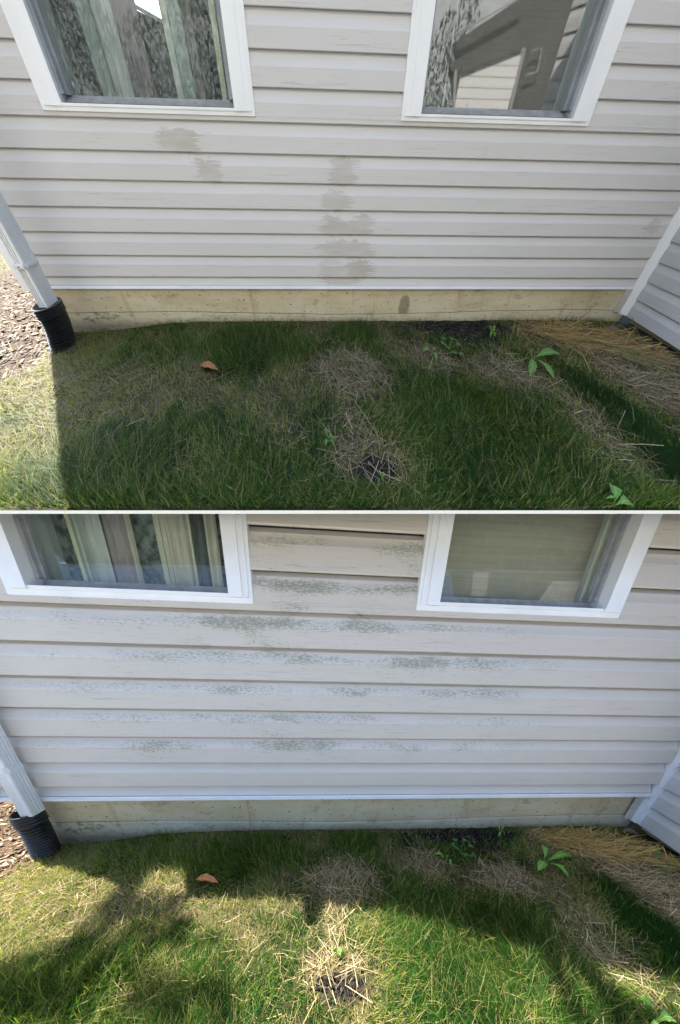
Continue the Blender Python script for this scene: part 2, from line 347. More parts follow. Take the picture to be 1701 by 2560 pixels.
def lawn(Y, seed):
    rng = np.random.default_rng(seed)
    # ground sheet
    if Y.name == 'A':
        us = np.concatenate([np.linspace(-1.3, 3.7, 250), np.linspace(3.8, 4.4, 4)])
        vs = np.concatenate([np.linspace(-3, -1.3, 10)[:-1], np.linspace(-1.3, 0, 50)[:-1], np.linspace(0, 1, 75)])
    else:
        us = np.concatenate([-np.geomspace(30, 1.4, 12), np.linspace(-1.3, 3.7, 250), np.geomspace(3.8, 34, 12)])
        vs = np.concatenate([-np.geomspace(30, 1.4, 12), np.linspace(-1.3, 0, 50)[:-1], np.linspace(0, .8, 75), np.geomspace(.9, 30, 14)])
    U, V = np.meshgrid(us, vs, indexing='ij')
    if Y.name == 'A':
        l0, l1 = YA.g((-220, 1276)), YA.g((-220, 700)); uL = l1[0] + (V * .7 - l1[1]) * (l0[0] - l1[0]) / (l0[1] - l1[1])
        U = uL + (U - us[0]) / (us[-1] - us[0]) * (us[-1] - uL)
        V = np.where(V > 0, V * edge_v(U), V)
    fade = sm(4, 1.6, np.abs(V)) * sm(5, 1.5, np.abs(U - 1.2))
    H = gh(U, V) * fade
    if Y.name == 'A': H = H * sm(0, .05, edge_v(U) - V) + .0035 * sm(.06, .02, edge_v(U) - V) * sm(0, .002, edge_v(U) - V)
    nu, nv = U.shape; idx = np.arange(nu * nv).reshape(nu, nv)
    f = np.stack([idx[:-1, :-1], idx[:-1, 1:], idx[1:, 1:], idx[1:, :-1]], -1).reshape(-1, 4)
    u, v = U.ravel(), V.ravel()
    g = mesh('ground', Y.world(np.stack([u, v, H.ravel()], -1)), f, GROUND, None, np.stack([u, v], -1), True,
             {'dry': np.maximum(F_straw(u, v), F_dry(u, v) * .7), 'soil': F_soil(u, v), 'mulch': F_mulch(u, v)})
    tag(g, kind='structure')
    where = 'upper' if Y.name == 'A' else 'lower'
    # grass
    n = 900000
    u = rng.uniform(-1.9, 3.5, n); v = rng.uniform(-1.2, .85, n)
    st, so_, mu, lu, dr = F_straw(u, v), F_soil(u, v), F_mulch(u, v), F_lush(u, v), F_dry(u, v)
    cl = fbm(u * 22, v * 22, 41)
    dens = (.36 + .36 * lu + .3 * (cl - .5)) * (1 - .85 * st) * (1 - .97 * so_) * (1 - .96 * mu) * (1 - .3 * dr)
    keep = inside(Y, u, v) & (rng.random(n) < np.clip(dens, 0, 1))
    u, v, st, lu, dr = u[keep], v[keep], st[keep], lu[keep], dr[keep]; n = len(u)
    tuft = fbm(u * 30 + 5, v * 30, 51)
    head = (fbm(u * 3, v * 3, 61) * 9 + rng.normal(0, 1.1, n))
    ln = (.022 + .034 * lu + .030 * tuft) * rng.uniform(.6, 1.45, n)
    long_ = rng.random(n) < .02; ln = np.where(long_, ln * 2.0, ln)
    farleft = sm(-.3, -.6, u); ln = ln * (1 + .4 * farleft)
    lean = np.abs(rng.normal(.45, .35, n)); bend = rng.uniform(.3, 1.5, n)
    wd_ = .0009 + .0019 * rng.random(n) ** 1.3
    tone = fbm(u * 6 + 3, v * 6, 71)
    sunny = sm(.50, .25, u) * .22  # brighter, yellower tint painted into blades of the sunlit left strip
    tint = np.clip(.25 + .45 * (tone - .45) - .16 * lu + sunny + rng.normal(.03, .17, n) + .05 * dr, 0, .72)
    dead = rng.random(n) < (.16 + .55 * dr * (1 - lu) + .30 * st); tint = np.where(dead, rng.uniform(.72, 1, n), tint)
    zz = gh(u, v) * (sm(0, .05, edge_v(u) - v) if Y.name == 'A' else 1)
    if Y.name == 'A':
        near = edge_v(u) - v < .055; hh = rng.uniform(-3.0, -.14, n); head = np.where(near, hh, head)
    b = np.stack([u, v, zz - .003], -1)
    if Y.name == 'A':                                         # dense short fringe along the front edge
        m = 16000; eu = rng.uniform(.2, 2.75, m); ev = edge_v(eu) - .003 - rng.random(m) * .045
        b = np.concatenate([b, np.stack([eu, ev, gh(eu, ev) * sm(0, .05, edge_v(eu) - ev) - .003], -1)]); sg = rng.random(m) < .5
        head = np.concatenate([head, np.where(sg, rng.normal(-.15, .25, m), rng.normal(3.3, .25, m))]); lean = np.concatenate([lean, np.abs(rng.normal(.3, .2, m))])
        ln = np.concatenate([ln, rng.uniform(.015, .045, m)]); wd_ = np.concatenate([wd_, rng.uniform(.001, .0022, m)]); bend = np.concatenate([bend, rng.uniform(.2, 1.0, m)])
        tt = np.clip(.22 + .4 * (fbm(eu * 6 + 3, ev * 6, 71) - .45) + rng.normal(0, .12, m) + .2 * sm(.5, .35, eu), 0, .72); tint = np.concatenate([tint, np.where(rng.random(m) < .2, rng.uniform(.7, 1, m), tt)])  # fringe tint is brightened the same way at its sunlit left end
    g = ribbons(Y, 'grass', b, head, lean, ln, wd_, bend, tint, GRASS)
    tag(g, kind='stuff'); tag(g, 'short green and straw coloured grass of the %s lawn' % where, 'grass')
    m = 2600; fu = rng.uniform(-.05, 3.3, m); fv = rng.uniform(.013, .04, m); kk = (rng.random(m) < .25 + .75 * (F_soil(fu, fv) < .3) * (fbm(fu * 5, fu * 0, 8) > .42)) & inside(Y, fu, fv); fu, fv = fu[kk], fv[kk]; m = len(fu)
    hd = rng.choice([0.0, 3.14], m) + rng.normal(0, .45, m)
    g = ribbons(Y, 'wall_fringe', np.stack([fu, fv, gh(fu, fv)], -1), hd, np.abs(rng.normal(.45, .3, m)), rng.uniform(.02, .075, m), rng.uniform(.0008, .0018, m), rng.uniform(.2, 1.0, m),
                np.where(rng.random(m) < .45, rng.uniform(.72, 1, m), rng.uniform(.05, .4, m)), GRASS, 4)
    tag(g, 'loose fringe of grass and dry stems along the foundation of the %s house' % where, 'grass', kind='stuff')
    # tall swept grass in a diagonal band at the right
    n = 3000; t = rng.random(n); p0, p1 = (YA.g(P(1300, 842)), YA.g(P(1590, 1100))) if Y.name == 'A' else (YB.g(P(1370, 2010)), YB.g(P(1620, 2250)))
    cu = p0[0] + (p1[0] - p0[0]) * t + rng.normal(0, .045, n); cv = p0[1] + (p1[1] - p0[1]) * t + rng.normal(0, .035, n)
    k = inside(Y, cu, cv); cu, cv = cu[k], cv[k]; n = len(cu)
    hd = math.atan2(p1[1] - p0[1], p1[0] - p0[0]) + rng.normal(0, .28, n)
    g = ribbons(Y, 'swept_grass', np.stack([cu, cv, gh(cu, cv)], -1), hd, rng.uniform(.9, 1.35, n), rng.uniform(.05, .12, n), rng.uniform(.0013, .0024, n),
                rng.uniform(.2, .7, n), np.clip(rng.normal(.13, .12, n), 0, 1), GRASS, 4)
    tag(g, 'dark green tuft of long grass swept flat at the right of the %s lawn' % where, 'grass', kind='stuff')
    # dead thatch and straw lying flat
    n = 120000; u = rng.uniform(-1.2, 3.5, n); v = rng.uniform(-.8, .85, n)
    st, so_, mu, lu, dr = F_straw(u, v), F_soil(u, v), F_mulch(u, v), F_lush(u, v), F_dry(u, v)
    keep = inside(Y, u, v) & (rng.random(n) < (.66 * st + .075 * (1 - lu) + (.06 + .20 * sm(.15, .0, u)) * dr * (1 - lu))  * (1 - .75 * so_) * (1 - .8 * mu)); u, v, st = u[keep], v[keep], st[keep]; n = len(u)
    rightbed = sm(2.45, 2.75, u) * sm(.55, .3, v)
    ln = rng.uniform(.02, .065, n) * (1 + 2.0 * st * rng.random(n) ** 2); head = rng.uniform(0, 6.283, n)
    flow = np.where(u > 2.6, .35 + rng.normal(0, .5, n), 0); head = np.where((u > 2.6) & (rng.random(n) < .75), flow, head)
    lean = np.clip(rng.normal(1.45, .12, n), 1.0, 1.62); z = gh(u, v) + rng.uniform(.003, .018, n) * (.4 + st)
    # keep ends inside the yard
    eu, ev = u + np.cos(head) * ln, v + np.sin(head) * ln; k = inside(Y, eu, ev)
    u, v, st, ln, head, lean, z, rightbed = [a[k] for a in (u, v, st, ln, head, lean, z, rightbed)]; n = len(u)
    tint = np.clip(rng.normal(.50, .25, n) - .1 * (1 - st), 0, 1)
    fresh = (rng.random(n) < .85 * blob(u, v, 2.98, .14, .34, .11, .4, 15))
    bb = np.stack([u, v, z], -1)
    g = ribbons(Y, 'straw', bb[~fresh], head[~fresh], lean[~fresh], ln[~fresh], (.0008 + .0015 * rng.random(n) ** 1.8)[~fresh], rng.normal(0, .3, n)[~fresh], tint[~fresh], STRAW, 2, .25)
    tag(g, 'scattered pale grey tan straw lying on the %s lawn' % where, 'straw', kind='stuff')
    g = ribbons(Y, 'fresh_straw', bb[fresh], head[fresh], lean[fresh], ln[fresh] * 1.35, rng.uniform(.0022, .0038, n)[fresh], rng.normal(0, .1, n)[fresh], tint[fresh], YSTRAW, 2, .2)
    tag(g, 'golden straw bed near the right inner corner of the %s yard' % where, 'straw', kind='stuff')
    # mulch chips
    n = 5200; u = rng.uniform(-1.6, .2, n); v = rng.uniform(-.7, .45, n); k = (rng.random(n) < F_mulch(u, v)) & inside(Y, u, v); u, v = u[k], v[k]
    chips(Y, u, v, rng, 'mulch', MULCH, .012, .040, .35, 'brown wood chip mulch beside the drain pipe of the %s yard' % where, 'mulch')
    # soil clods
    n = 9000; u = rng.uniform(1.3, 2.8, n); v = rng.uniform(.0, .72, n); k = (rng.random(n) < F_soil(u, v) ** 1.5 * .8) & inside(Y, u, v); u, v = u[k], v[k]
    chips(Y, u, v, rng, 'soil_clods', CLOD, .004, .014, .8, 'crumbly dark soil showing through the straw of the %s lawn' % where, 'soil')
    return
MULCH = leafy('wood_chip', [(0, (.04, .028, .02)), (.5, (.15, .11, .08)), (1, (.42, .34, .26))], .02, .85)
CLOD = leafy('dark_clod', [(0, (.006, .006, .006)), (.8, (.028, .026, .025)), (1, (.12, .11, .10))], .0, .9)
def chips(Y, u, v, rng, name, mat, s0, s1, asp, label, cat):
    n = len(u); L = rng.uniform(s0, s1, n); Wd = L * asp * rng.uniform(.5, 1.2, n); T = np.minimum(L, Wd) * rng.uniform(.25, .6, n)
    a = rng.uniform(0, 6.283, n); tl = rng.normal(0, .35, n); c = np.stack([u, v, gh(u, v) + T * .5 + rng.uniform(0, .008, n)], -1)
    e1 = np.stack([np.cos(a) * np.cos(tl), np.sin(a) * np.cos(tl), np.sin(tl)], -1); e2 = np.stack([-np.sin(a), np.cos(a), np.zeros(n)], -1); e3 = np.cross(e1, e2)
    vs = []
    for x, y, z in [(-1, -.5, -.5), (1, -.3, -.5), (.8, .6, -.5), (-.9, .5, -.5), (-.8, -.4, .5), (.7, -.3, .4), (.6, .4, .5), (-1, .3, .3)]:
        j = rng.uniform(.75, 1.2, (n, 3)); vs.append(c + e1 * (x * .5 * L * j[:, 0])[:, None] + e2 * (y * Wd * j[:, 1])[:, None] + e3 * (z * T * j[:, 2])[:, None])
    vs = np.stack(vs, 1).reshape(-1, 3); q = np.array([(0, 3, 2, 1), (4, 5, 6, 7), (0, 1, 5, 4), (1, 2, 6, 5), (2, 3, 7, 6), (3, 0, 4, 7)])
    f = (np.arange(n) * 8)[:, None, None] + q[None]
    tag(mesh(name, Y.world(vs), f.reshape(-1, 4), mat, None, attr={'tint': np.repeat(rng.random(n), 8)}), label, cat, kind='stuff')

# ------------------------------------------------------------------ house
def courses(Y, segs, wall_v, kv, mat, name, parent, w_lo, w_hi, du=(1, 0), org=(0, 0), nrm=(0, 1)):
    """lapped siding; segs(w0, w1) -> list of (a, b) spans. The wall runs along du from org, nrm points out"""
    mb = MB(Y)
    def pt(a, d, w): return (org[0] + du[0] * a + nrm[0] * d, org[1] + du[1] * a + nrm[1] * d, w)
    k = int(math.floor((w_lo - W0) / COURSE + 1e-6)); w = W0 + k * COURSE
    while w < w_hi:
        prof = [(w + .004, .004), (w, .010), (w + .0005, .0155), (w + .003, .017), (w + .035, .0150), (w + COURSE * .57, .0125), (w + COURSE * .62, .0115), (w + COURSE * .70, .0080),
                (w + COURSE * .80, .0040), (w + COURSE * .90, .0008), (w + COURSE * .96, -.004), (w + COURSE + .006, -.010)]
        prof = [(min(max(a, w_lo), w_hi), wall_v + b * kv) for a, b in prof]
        for (a, b) in segs(w, w + COURSE):
            if b - a < .002: continue
            xs = np.linspace(a, b, max(2, int((b - a) / .25) + 1)); vs = []; uv = []
            for x in xs:
                for (ww, dd) in prof: vs.append(pt(x, dd, ww)); uv.append((x, ww))
            m = len(prof)
            mb.add(vs, [(i * m + j, (i + 1) * m + j, (i + 1) * m + j + 1, i * m + j + 1) for i in range(len(xs) - 1) for j in range(m - 1)], uv)
        w += COURSE
    return mb.build(name, mat, parent)

def window(Y, house, u0, u1, w0, w1, which):
    """casing with mitred lower rail, screen track, glass, and what stands behind it"""
    kv = Y.kv if Y.name == 'A' else 1.0
    o = .0245 if Y.name == 'B' else .0045
    mb = MB(Y)
    cs, cb = .085, .030                                       # casing widths
    # outer flange, stepped face, inner return (each side)
    def jamb(a, b, s):
        # a = outer edge, b = inner edge
        st = a + (b - a) * .16; st2 = a + (b - a) * .42
        for x0, x1, d in ((a, st, o), (st, st2, o * 1.22), (st2, b, o * 1.5)):
            lo, hi = min(x0, x1), max(x0, x1)
            base = w0 if x0 == a else w0 + cb * .62
            mb.box(lo, hi, -.002, d, base, w1)
    jamb(u0, u0 + cs, 1); jamb(u1, u1 - cs, -1)
    mb.box(u0 + cs * .16, u1 - cs * .16, -.002, o, w0, w0 + cb * .62)
    mb.box(u0 + cs * .161, u1 - cs * .161, -.0015, o * 1.3, w0 + cb * .62, w0 + cb)
    mb.box(u0, u1, -.002, o, w1, w1 + .08)
    win = fix(mb.build('window', WHITE, house))
    i0, i1, b0 = u0 + cs, u1 - cs, w0 + cb
    rd = .036                                                 # glass set back
    t = MB(Y); t.box(i0 + .0005, i1 - .0005, -rd, -.010, b0 - .012, b0 + .004); fix(t.build('gasket', BLACKRUB, win))
    t = MB(Y)
    t.box(i0, i1, -rd, -.018, b0 + .0045, b0 + .014); t.box(i0, i1, -rd, -.026, b0 + .0145, b0 + .024); t.box(i0, i1, -rd, -.032, b0 + .0245, b0 + .034)
    t.box(i0, i0 + .012, -rd, -.008, b0 + .034, w1); t.box(i0, i0 + .022, -rd, -.022, b0 + .0341, w1)
    t.box(i1 - .012, i1, -rd, -.008, b0 + .034, w1); t.box(i1 - .022, i1, -rd, -.022, b0 + .0341, w1)
    fix(t.build('screen_track', GREY, win))
    # dark side returns, sill
    t = MB(Y); t.box(i0 - .012, i0 - .0005, -rd - .2, -.003, b0 - .01, w1); fix(t.build('jamb', ALU, win))
    t = MB(Y); t.box(i1 + .0005, i1 + .012, -rd - .2, -.003, b0 - .01, w1); fix(t.build('jamb', ALU, win))
    g = MB(Y); g.box(i0 + .02, i1 - .02, -rd - .0030, -rd, b0 + .03, w1)
    fix(g.build('pane', GLASS[which + ('B' if Y.name == 'B' else '')], win))
    return win, (i0, i1, b0, rd)
def glass(name, refl, tint=(.9, .95, .93)):
    k = N(name); t = k.t
    tr = k.n('ShaderNodeBsdfTransparent'); tr.inputs[0].default_value = (*tint, 1); gl = k.n('ShaderNodeBsdfGlossy'); gl.inputs['Roughness'].default_value = .015
    gl.inputs[0].default_value = (.95, .97, 1, 1)
    lw = k.n('ShaderNodeFresnel'); lw.inputs[0].default_value = 1.5
    gm = k.n('ShaderNodeNewGeometry'); f = k.math('MULTIPLY', k.math('ADD', k.math('MULTIPLY', lw.outputs[0], 1.2), refl, clamp=True), k.math('SUBTRACT', 1.0, gm.outputs['Backfacing']), clamp=True)
    # dust and dried drops on the pane
    mx = k.n('ShaderNodeMixShader'); k.put(mx.inputs[0], f); t.links.new(tr.outputs[0], mx.inputs[1]); t.links.new(gl.outputs[0], mx.inputs[2])
    df = k.n('ShaderNodeBsdfDiffuse'); df.inputs[0].default_value = (.6, .63, .62, 1)
    uv = k.uv(); sp = k.noise(k.map(uv, (90, 420, 1)), 1, 3, .7); en = k.noise(k.map(uv, (6, 2, 1)), 1, 3)
    m2 = k.math('ADD', k.math('MULTIPLY', k.ss(sp, .60, .70), k.ss(en, .45, .65, 0, .45)), .025)
    mx2 = k.n('ShaderNodeMixShader'); k.put(mx2.inputs[0], m2); t.links.new(mx.outputs[0], mx2.inputs[1]); t.links.new(df.outputs[0], mx2.inputs[2])
    t.links.new(mx2.outputs[0], t.nodes['Material Output'].inputs[0]); return k.m
GLASS = {'L': glass('dusty_window_glass', .02), 'R': glass('screened_window_glass', .09), 'LB': glass('lower_window_glass', .03), 'RB': glass('lower_screened_window_glass', .04)}

def roofline(Y):
    """eave line of the upper house, set from where its shadow ends on the lower lawn"""
    return [(-.6, 3.45), (4.6, 3.95)]

PATCHES = []
def wallpx(x, y):  return YA.wl((x, y), 0.0)
for (x0, x1, y0, y1) in [(215, 375, 50, 158), (400, 482, 195, 305), (1030, 1150, 192, 318), (1008, 1120, 352, 445), (985, 1225, 505, 562), (1012, 1082, 466, 515), (1145, 1235, 462, 515),
                         (975, 1235, 593, 672), (985, 1080, 690, 770), (1105, 1235, 690, 770), (1000, 1170, 770, 806)]:
    a = wallpx(300 + x0 * .5102, 300 + y1 * .5102); b = wallpx(300 + x1 * .5102, 300 + y0 * .5102)
    PATCHES.append(((a[0] + b[0]) / 2, (a[2] + b[2]) / 2, (b[0] - a[0]) / 2, (b[2] - a[2]) / 2))
for (x0, x1, y0, y1) in [(1370, 1470, 1185, 1265), (490, 520, 775, 858)]:
    a = wallpx(980 + x0 * .4598, y1 * .4598); b = wallpx(980 + x1 * .4598, y0 * .4598)
    PATCHES.append(((a[0] + b[0]) / 2, (a[2] + b[2]) / 2, (b[0] - a[0]) / 2, (b[2] - a[2]) / 2))
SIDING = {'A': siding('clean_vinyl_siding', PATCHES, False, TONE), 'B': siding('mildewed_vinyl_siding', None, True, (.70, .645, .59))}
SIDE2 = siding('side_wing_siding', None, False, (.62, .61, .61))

def house(Y):
    up_ = Y.name == 'A'
    H = empty('house', Y.world([0, 0, 0]))
    tag(H, 'house above the white board, siding washed clean with beige damp patches' if up_ else 'house below the white board, siding streaked with green mildew', 'house')
    kv = Y.kv
    top = 3.3 if up_ else 1.72
    UL, UR = -.165, 3.328
    if up_: wl, wr, wb = (.298, 1.168), (1.802, 2.664), 1.129
    else:   wl, wr, wb = (.298, 1.168), (1.802, 2.664), 1.129
    wt = 2.45 if up_ else 1.715
    def segs(w0, w1):
        if w1 <= wb or w0 >= wt + .07: return [(UL, UR)]
        if w0 < wb < w1: return [(UL, UR)]
        return [(UL, wl[0] + .006), (wl[1] - .006, wr[0] + .006), (wr[1] - .006, UR)]
    # the course the window sill sits in is split at the sill height
    def segs_lo(w0, w1): return [(UL, UR)]
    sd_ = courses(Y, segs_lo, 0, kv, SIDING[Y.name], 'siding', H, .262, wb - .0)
    mid = W0 + math.ceil((wb - W0) / COURSE) * COURSE
    for sp in ((UL, wl[0] + .006), (wl[1] - .006, wr[0] + .006), (wr[1] - .006, UR)):
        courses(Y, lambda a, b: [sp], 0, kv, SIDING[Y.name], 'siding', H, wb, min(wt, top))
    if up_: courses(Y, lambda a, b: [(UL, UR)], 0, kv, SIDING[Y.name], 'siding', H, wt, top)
    # starter strip: groove and white lip
    s = MB(Y); s.box(UL, UR, -.004, .016 * kv, .2423, .2600); s.box(UL, UR, -.004, .0205 * kv, .2395, .2530); fix(s.build('starter_strip', WHITE, H))
    s = MB(Y); s.box(UL, UR, -.006, .006 * kv, .2600, .2650); fix(s.build('starter_groove', BLACKRUB, H))
    # sheathing behind (keeps light out), foundation, footing
    s = MB(Y); bk = -.45
    T = .018
    for a, b in ((UL, wl[0] + .08), (wl[1] - .08, wr[0] + .08), (wr[1] - .08, UR)): s.box(a, b, -.03, -.0005 - T, wb, min(wt, top) + .02)
    s.box(UL, UR, -.03, -.0005 - T, .27, wb)
    if up_:
        s.box(UL, UR, -.03, -.0005 - T, wt, top)
    fix(s.build('sheathing', SHEATH, H))
    # interior room shell
    s = MB(Y); d = -.42 if up_ else -.9
    s.box(1.46, UR, d - .02, d, .27, top if not up_ else wt); s.box(UL + .02, UR, d, -.031, .27, .29); s.box(1.46, 1.50, d, -.031, .29, top if not up_ else wt)
    s.box(UL + .02, UL + .04, d, -.031, .29, top if not up_ else wt); s.box(UR - .02, UR, d, -.031, .29, top if not up_ else wt)
    s.box(UL + .02, UR, d, -.031, (top if not up_ else wt), (top if not up_ else wt) + .02)
    fix(s.build('room', ROOM, H))
    # foundation with a wavy crack line
    rng = np.random.default_rng(5)
    us = np.linspace(UL + .03, UR + .04, 160)
    ck = .070 + .006 * np.sin(us * 3) + .006 * (fbm(us * 9, us * 0, 3) - .5) + .004 * (fbm(us * 60, us * 0, 5) - .5) + .012 * sm(2.2, 3.3, us) - .012 * np.exp(-((us - 1.7) / .9) ** 2)
    for nm, mat, lo, hi, dv in (('foundation', FOUND[Y.name], ck + .0016, np.full(160, .2400), -.012 * kv), ('footing', FOOT, np.full(160, -.25), ck - .0014, -.008 * kv)):
        v = []
        for i, x in enumerate(us):
            for ww, dd in ((lo[i], dv - .02), (lo[i], dv - .0015 * kv), (lo[i] + .003, dv), (lo[i] * .5 + hi[i] * .5, dv), (hi[i] - .003, dv), (hi[i], dv - .0015 * kv), (hi[i], dv - .02)): v.append((x, dd, ww))
        f = [(i * 7 + j, (i + 1) * 7 + j, (i + 1) * 7 + j + 1, i * 7 + j + 1) for i in range(159) for j in range(6)]
        mm = MB(Y); mm.add(v, f); mm.build(nm, mat, H, False)
    s = MB(Y); s.box(UL + .03, UR + .04, -.06, -.0321, -.25, .27); fix(s.build('crack', BLACKRUB, H))
    # left outer corner post and the gable side running back
    s = MB(Y); s.box(UL - .022, UL + .012, -.03, .022 * max(kv, .5), .235, top); s.box(UL - .0221, UL - .002, -.10, -.0301, .235, top); fix(s.build('corner_post', WHITE, H))
    s = MB(Y); s.box(UL - .002, UL + .018, -1.6, -.1, .262, top); s.box(UL + .03, UL + .05, -1.6, -.02, -.3, .262); fix(s.build('end_wall', SIDE2, H))
    # inner corner post at the right: a flange then a return
    e = .5 if up_ else 1
    s = MB(Y)
    s.box(3.292, 3.318, -.004, .012 * e * .6, .066, .2395); s.box(3.318, 3.336, -.004, .004 * e, .062, .2395)
    fix(s.build('corner_flange', CREAMY, H))
    s = MB(Y)
    s.add([(3.330, .026 * (e > .9), .052), (3.392, .012 * e + .018 * (e > .9), .036), (3.400, .0, .036), (3.34, -.02, .052), (3.330, .026 * (e > .9), top), (3.392, .012 * e + .018 * (e > .9), top), (3.400, .0, top), (3.34, -.02, top)],
          [(0, 1, 2, 3), (7, 6, 5, 4), (0, 4, 5, 1), (1, 5, 6, 2), (2, 6, 7, 3), (3, 7, 4, 0)])
    fix(s.build('corner_post', WHITE, H))
    # side wing: siding on a wall coming forward, its foundation set back
    L = .62 if up_ else .75
    d = np.array([-.35, 1.0]); d /= np.linalg.norm(d); nn = np.array([-d[1], d[0]])     # out of the wing, towards the yard
    org = (3.393, .004)
    off = .0335 - W0 % COURSE                                  # lowest lip of the wing at w = .035
    courses2(Y, L, kv, SIDE2, H, org, d, nn, .036, top)
    s = MB(Y)
    o2 = np.array(org) - nn * .030
    a, b = o2 - nn * .05, o2; q = [a, b, b + d * L, a + d * L]
    s.hexa([(*p, -.3) for p in q], [(*p, .05) for p in q]); fix(s.build('wing_foundation', FOOT, H))
    s = MB(Y); q = [np.array(org) - nn * .034, np.array(org) - nn * .016, np.array(org) - nn * .016 + d * L, np.array(org) - nn * .034 + d * L]
    s.hexa([(*p, .04) for p in q], [(*p, top) for p in q]); fix(s.build('wing_sheathing', SHEATH, H))
    # windows
    for (a, b), which in ((wl, 'L'), (wr, 'R')):
        win, q = window(Y, H, a, b, wb, wt if up_ else 1.71, which)
        curtains(Y, win, q, which)
    if up_:
        # unseen board over the upper house, top edge shaped to throw the lawn shadow
        pts = SHADE_TOP
        s = MB(Y)
        n = len(pts)
        v = []
        for (x, w_) in pts: v += [(x, .0, 3.25), (x, .0, w_), (x, -.03, w_), (x, -.03, 3.25)]
        f = []
        for i in range(n - 1):
            for j in range(4): f.append((i * 4 + j, i * 4 + (j + 1) % 4, (i + 1) * 4 + (j + 1) % 4, (i + 1) * 4 + j))
        f += [(0, 1, 2, 3), ((n - 1) * 4 + 3, (n - 1) * 4 + 2, (n - 1) * 4 + 1, (n - 1) * 4)]
        s.add(v, f); fix(s.build('shade_board', SIDE2, H))
    downspout(Y, H)
    return H
def courses2(Y, L, kv, mat, H, org, d, nn, lo, top):
    mb = MB(Y); w = lo
    while w < top:
        prof = [(w + .004, .004), (w, .010), (w + .0005, .0155), (w + .003, .017), (w + .035, .0150), (w + COURSE * .57, .0125), (w + COURSE * .62, .0115), (w + COURSE * .70, .0080),
                (w + COURSE * .80, .0040), (w + COURSE * .90, .0008), (w + COURSE * .96, -.004), (w + COURSE + .006, -.010)]
        vs = []; uv = []
        for x in np.linspace(-.003, L, 6):
            for ww, dd in prof:
                p = np.array(org) + d * x + nn * dd * max(kv, .4); vs.append((p[0], p[1], ww)); uv.append((x + 7, ww - lo + W0))
        m = len(prof); mb.add(vs, [(i * m + j, (i + 1) * m + j, (i + 1) * m + j + 1, i * m + j + 1) for i in range(5) for j in range(m - 1)], uv); w += COURSE
    mb.build('wing_siding', mat, H)
SHEATH = simple('dark_sheathing', (.05, .05, .05), .9, .1)
ROOM = simple('room_paint', (.30, .27, .24), .8, .2, .06, 2)
CREAMY = simple('aged_vinyl', (.55, .52, .47), .5, .3, .06, 12)
# where the lower lawn's shade must end, in px of the photograph -> top of the upper house along its front wall
def sunhit(p):
    Q = YB.R @ (YB.o + YB.k * YB.g(p, .02)); q = YA.R.T @ Q; t = (YA.o[1] - q[1]) / sA[1]; X = (q + sA * t - YA.o) / YA.k; return X[0], X[2]
SHADE_TOP = []
for p in [(560, 2235), (700, 2242), (850, 2262), (1000, 2285), (1200, 2345), (1400, 2400), (1550, 2425), (1701, 2440)]: SHADE_TOP.append(sunhit(p))
print('ROOF', [(round(a, 2), round(b, 2)) for a, b in SHADE_TOP])
SHADE_TOP = [(-.165, SHADE_TOP[0][1])] + [q for q in SHADE_TOP if q[0] > -.1] + [(SHADE_TOP[-1][0] + 2, SHADE_TOP[-1][1])]

